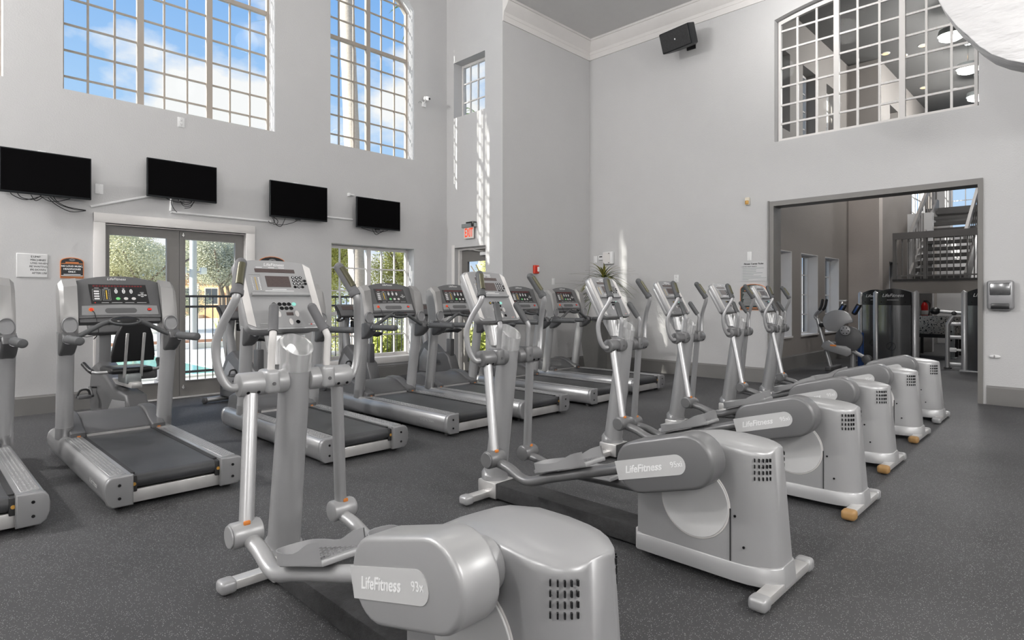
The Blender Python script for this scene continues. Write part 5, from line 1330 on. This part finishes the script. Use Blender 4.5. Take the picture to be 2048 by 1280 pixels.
# light pole
t = thing('light_pole', 'tall grey light pole with two floodlights outside the right door leaf', 'light pole', (5.66, 17.85, -.06))
MB().tube([(0, 0, 0), (0, 0, 3.3)], [.10, .09], 14).obj('pole', 'post_grey', t)
for s in (-1, 1):
    a = MB().tube([(0, 0, 2.1), (s*.2, 0, 2.15)], .025, 8).obj('arm', 'post_grey', t)
    MB().rbox(s*.26-.08, s*.26+.08, -.08, .08, 2.08, 2.26, .02).obj('floodlight', 'white_plastic', a)
# planting bed with grasses and low wall
t = thing('garden_bed', 'planting bed with low kerb behind the fence', 'garden bed', (8.0, 19.0, -.06))
MB().rbox(-5, 6, -.8, 1.6, 0, .10, .03).obj('mulch', 'mulch', t); MB().rbox(-5.1, 6.1, -.95, -.8, 0, .16, .02).obj('kerb', 'concrete', t)
blade = []
for v in range(4):
    mb = MB(); n_ = 6
    for i in range(26):
        a = rnd.uniform(0, 6.28); L = rnd.uniform(.7, 1.15); sp = rnd.uniform(.15, .5); w = .012; vs = []
        dx, dy = math.cos(a), math.sin(a)
        for k in range(n_+1):
            q = k/n_; vs += [(dx*sp*q*q*L-dy*w*(1-q), dy*sp*q*q*L+dx*w*(1-q), L*q*(1-.35*q*sp)), (dx*sp*q*q*L+dy*w*(1-q), dy*sp*q*q*L-dx*w*(1-q), L*q*(1-.35*q*sp))]
        mb.add(vs, [(2*k, 2*k+1, 2*k+3, 2*k+2) for k in range(n_)])
    blade.append(mb.mesh('blades', 'straw_grass' if v < 3 else 'hedge', fix=False))
for k in range(9):
    x = 3.6+1.05*k; y = 19.2+rnd.uniform(-.3, .5)
    t = thing('grass_clump', ('orange-yellow' if k % 4 < 3 else 'green') + ' ornamental grass clump behind the fence, ' + ('first', 'second', 'third', 'fourth', 'fifth', 'sixth', 'seventh', 'eighth', 'last')[k] + ' from the left', 'grass', (x, y, .04), rnd.uniform(0, 6), 'ornamental grasses')
    b = link('blades', blade[k % 4], t); b.scale = (1, 1, rnd.uniform(.8, 1.2)); MB().sphere((0, 0, .06), .1, 8, (1, 1, .5)).obj('crown', 'hedge', t)

# trees
def canopy(name, m, blobs, n, size, seed, parent):
    r_ = random.Random(seed); mb = MB(); tot = sum(b[3]*b[4]*b[5] for b in blobs)
    for (cx, cy, cz, rx_, ry_, rz_) in blobs:
        for i in range(int(n*rx_*ry_*rz_/tot)):
            while True:
                p = Vector((r_.uniform(-1, 1), r_.uniform(-1, 1), r_.uniform(-1, 1)))
                if .25 < p.length < 1: break
            c = Vector((cx+p.x*rx_, cy+p.y*ry_, cz+p.z*rz_)); s = size*r_.uniform(.6, 1.3)
            u = Vector((r_.gauss(0, 1), r_.gauss(0, 1), r_.gauss(0, 1))).normalized(); v = u.orthogonal().normalized()
            mb.add([c-u*s, c+v*s*.45, c+u*s, c-v*s*.45], [(0, 1, 2, 3)])
    o = mb.obj(name, m, parent, fix=False); o['kind'] = 'stuff'
    return o
def tree(label, x, y, h, r, m, n, size, seed, trunk_r=.16, low=.35):
    t = thing('tree', label, 'tree', (x, y, -.06), 0, 'trees outside')
    r_ = random.Random(seed)
    MB().tube(smooth([(0, 0, 0), (.1, 0, h*.25), (-.05, .1, h*.5), (.1, .05, h*.75)]), [trunk_r*(1-.05*k) for k in range(16)], 10).obj('trunk', 'bark', t)
    for k in range(6):
        a = k*1.05; MB().tube(smooth([(0, 0, h*.35+.05*k), (math.cos(a)*r*.35, math.sin(a)*r*.35, h*.55), (math.cos(a)*r*.75, math.sin(a)*r*.75, h*.72)]), .017*r, 6).obj('branch', 'bark', t)
    blobs = [(r_.uniform(-.6, .6)*r, r_.uniform(-.6, .6)*r, h*r_.uniform(low+.1, .82), r*r_.uniform(.3, .5), r*r_.uniform(.3, .5), h*r_.uniform(.12, .2)) for k in range(16)] + [(0, 0, h*.62, r*.6, r*.6, h*.24)]
    canopy('foliage', m, blobs, n, size, seed, t)
tree('large pale oak seen through the left door leaf', 7.0, 28.6, 4.5, 2.7, 'oak_leaf', 52000, .045, 11, low=.15)
tree('dull green oak behind the light pole in the right door leaf', 12.0, 33.5, 5.4, 2.4, 'oak_leaf_dull', 40000, .05, 13, low=.40)
tree('yellowish oak farthest back in the right door leaf', 14.5, 39.5, 6.1, 2.9, 'oak_leaf', 34000, .06, 14, low=.40)
tree('bright yellow-green tree filling the left of the lower window', 7.55, 14.3, 4.0, 1.35, 'bright_leaf', 52000, .033, 21, .12, -.05)
tree('bright yellow-green tree filling the right of the lower window', 10.25, 14.0, 4.1, 1.3, 'bright_leaf', 52000, .033, 22, .12, -.05)
tree('leafy tree seen through the exit door glass', 11.4, 11.9, 3.2, .85, 'bright_leaf', 14000, .034, 23, .1, .05)
def shrub(label, x, y, h, r, m, seed, n=1500):
    t = thing('shrub', label, 'shrub', (x, y, -.06), 0, 'low shrubs behind the fence')
    MB().tube([(0, 0, 0), (.02, 0, h*.6)], [.03, .015], 8).obj('stem', 'bark', t)
    canopy('foliage', m, [(0, 0, h*.5, r, r, h*.5)], n, .06, seed, t)
for k, (x, y, lb) in enumerate(((4.6, 10.7, 'low shrub left of the palm'), (7.3, 10.95, 'low shrub right of the palm'), (8.35, 10.75, 'low shrub at the right of the lower window'), (8.7, 9.4, 'low shrub beside the exit door'), (9.6, 10.6, 'low shrub further out beyond the exit door'))):
    shrub(lb, x, y, .75, .45, 'hedge' if k % 2 else 'bright_leaf', 40+k)
# palms
def palm(label, base, top, r0, r1, crown, seed):
    t = thing('palm_tree', label, 'palm tree', (*base, -.06), 0, 'palms outside')
    b = Vector((0, 0, 0)); e = Vector((top[0]-base[0], top[1]-base[1], top[2]+.06))
    n_ = 26; P = [b.lerp(e, k/n_) for k in range(n_+1)]
    MB().tube(P, [r0*1.25 if k == 0 else r0+(r1-r0)*k/n_+(.006 if k % 2 else 0) for k in range(n_+1)], 18).obj('trunk', 'palm_bark', t, 60)
    if crown:
        r_ = random.Random(seed)
        MB().sphere(e, r1*1.4, 12, (1, 1, 1.6)).obj('crown_shaft', 'bark', t)
        for k in range(18):
            a = k*2.4; L = r_.uniform(1.6, 2.3); up_ = r_.uniform(-.1, 1.0); mb = MB(); dx, dy = math.cos(a), math.sin(a)
            sp = [e+Vector((dx*L*q, dy*L*q, up_*L*q-L*.9*q*q)) for q in [i/10 for i in range(11)]]
            mb.tube(sp, .02, 5)
            for i in range(1, 11):
                for s in (-1, 1):
                    p = sp[i]; d_ = Vector((-dy*s*.35+dx*.25, dx*s*.35+dy*.25, -.16)); w_ = Vector((dx*.03, dy*.03, 0))
                    mb.add([p-w_, p+w_, p+d_], [(0, 1, 2)])
            mb.obj('frond', 'palm_leaf', t, fix=False)
palm('thick palm trunk rising behind the tall arched window', (6.48, 10.62), (6.15, 10.75, 9.5), .165, .135, True, 1)
palm('palm trunk seen through the small window above the exit', (12.3, 14.2), (12.25, 14.3, 11.5), .2, .16, True, 2)
palm('slim distant palm with green fronds through the small window', (21.8, 23.6), (21.8, 23.6, 10.9), .22, .16, True, 3)
# house far behind
t = thing('house', 'orange stucco house behind the oaks', 'house', (19.0, 49.0, -.06), R(-40))
MB().box(-5, 5, -2.5, 2.5, 0, 2.9).obj('wall', 'orange_stucco', t)
MB().loft([[(-5.5, -3, 2.9), (5.5, -3, 2.9), (5.5, 3, 2.9), (-5.5, 3, 2.9)], [(-3, -.3, 4.1), (3, -.3, 4.1), (3, .3, 4.1), (-3, .3, 4.1)]]).obj('roof', 'roof_brown', t, 20)
for x in (-3.2, -1.2, .8, 2.8):
    w_ = MB().box(x-.5, x+.5, -2.56, -2.49, 1.0, 2.3).obj('window', 'house_trim', t); MB().box(x-.42, x-.02, -2.58, -2.55, 1.08, 2.22).box(x+.02, x+.42, -2.58, -2.55, 1.08, 2.22).obj('pane', 'house_glass', w_)
MB().box(-4.4, -1.8, -3.4, -2.5, 0, .25).obj('porch', 'house_trim', t)
for x in (-4.3, -1.9): MB().box(x-.08, x+.08, -3.35, -3.2, .25, 2.6).obj('porch_post', 'house_trim', t)
# white lattice screen seen in the lower window
t = thing('lattice_screen', 'white lattice screen behind the fence in the lower window', 'screen', (8.05, 11.7, -.06), R(-12))
me = MB().box(-.02, .02, -.012, .012, 0, 1.15).mesh('slat', 'white_plastic')
for k in range(12): o = link('slat', me, t); o.location = (-.65+.118*k, 0, 0)
me = MB().box(-.7, .7, -.02, -.005, -.02, .02).mesh('cross_slat', 'white_plastic')
for k in range(8): o = link('cross_slat', me, t); o.location = (0, 0, .12+.14*k)
t = thing('pool_lounger', 'blue and white folded lounger outside the lower window', 'lounger', (5.5, 10.9, -.06), R(30))
MB().rbox(-.3, .3, -.5, .5, .30, .36, .02).obj('seat', 'white_plastic', t); mx = Matrix.Translation((0, .45, .34)) @ Matrix.Rotation(R(-55), 4, 'X')
MB().rbox(-.3, .3, 0, .75, -.02, .03, .015, 2, mx).obj('backrest', 'pad_blue', t)
for x in (-.27, .27):
    for y in (-.42, .42): MB().box(x-.02, x+.02, y-.02, y+.02, 0, .3).obj('leg', 'white_plastic', t)
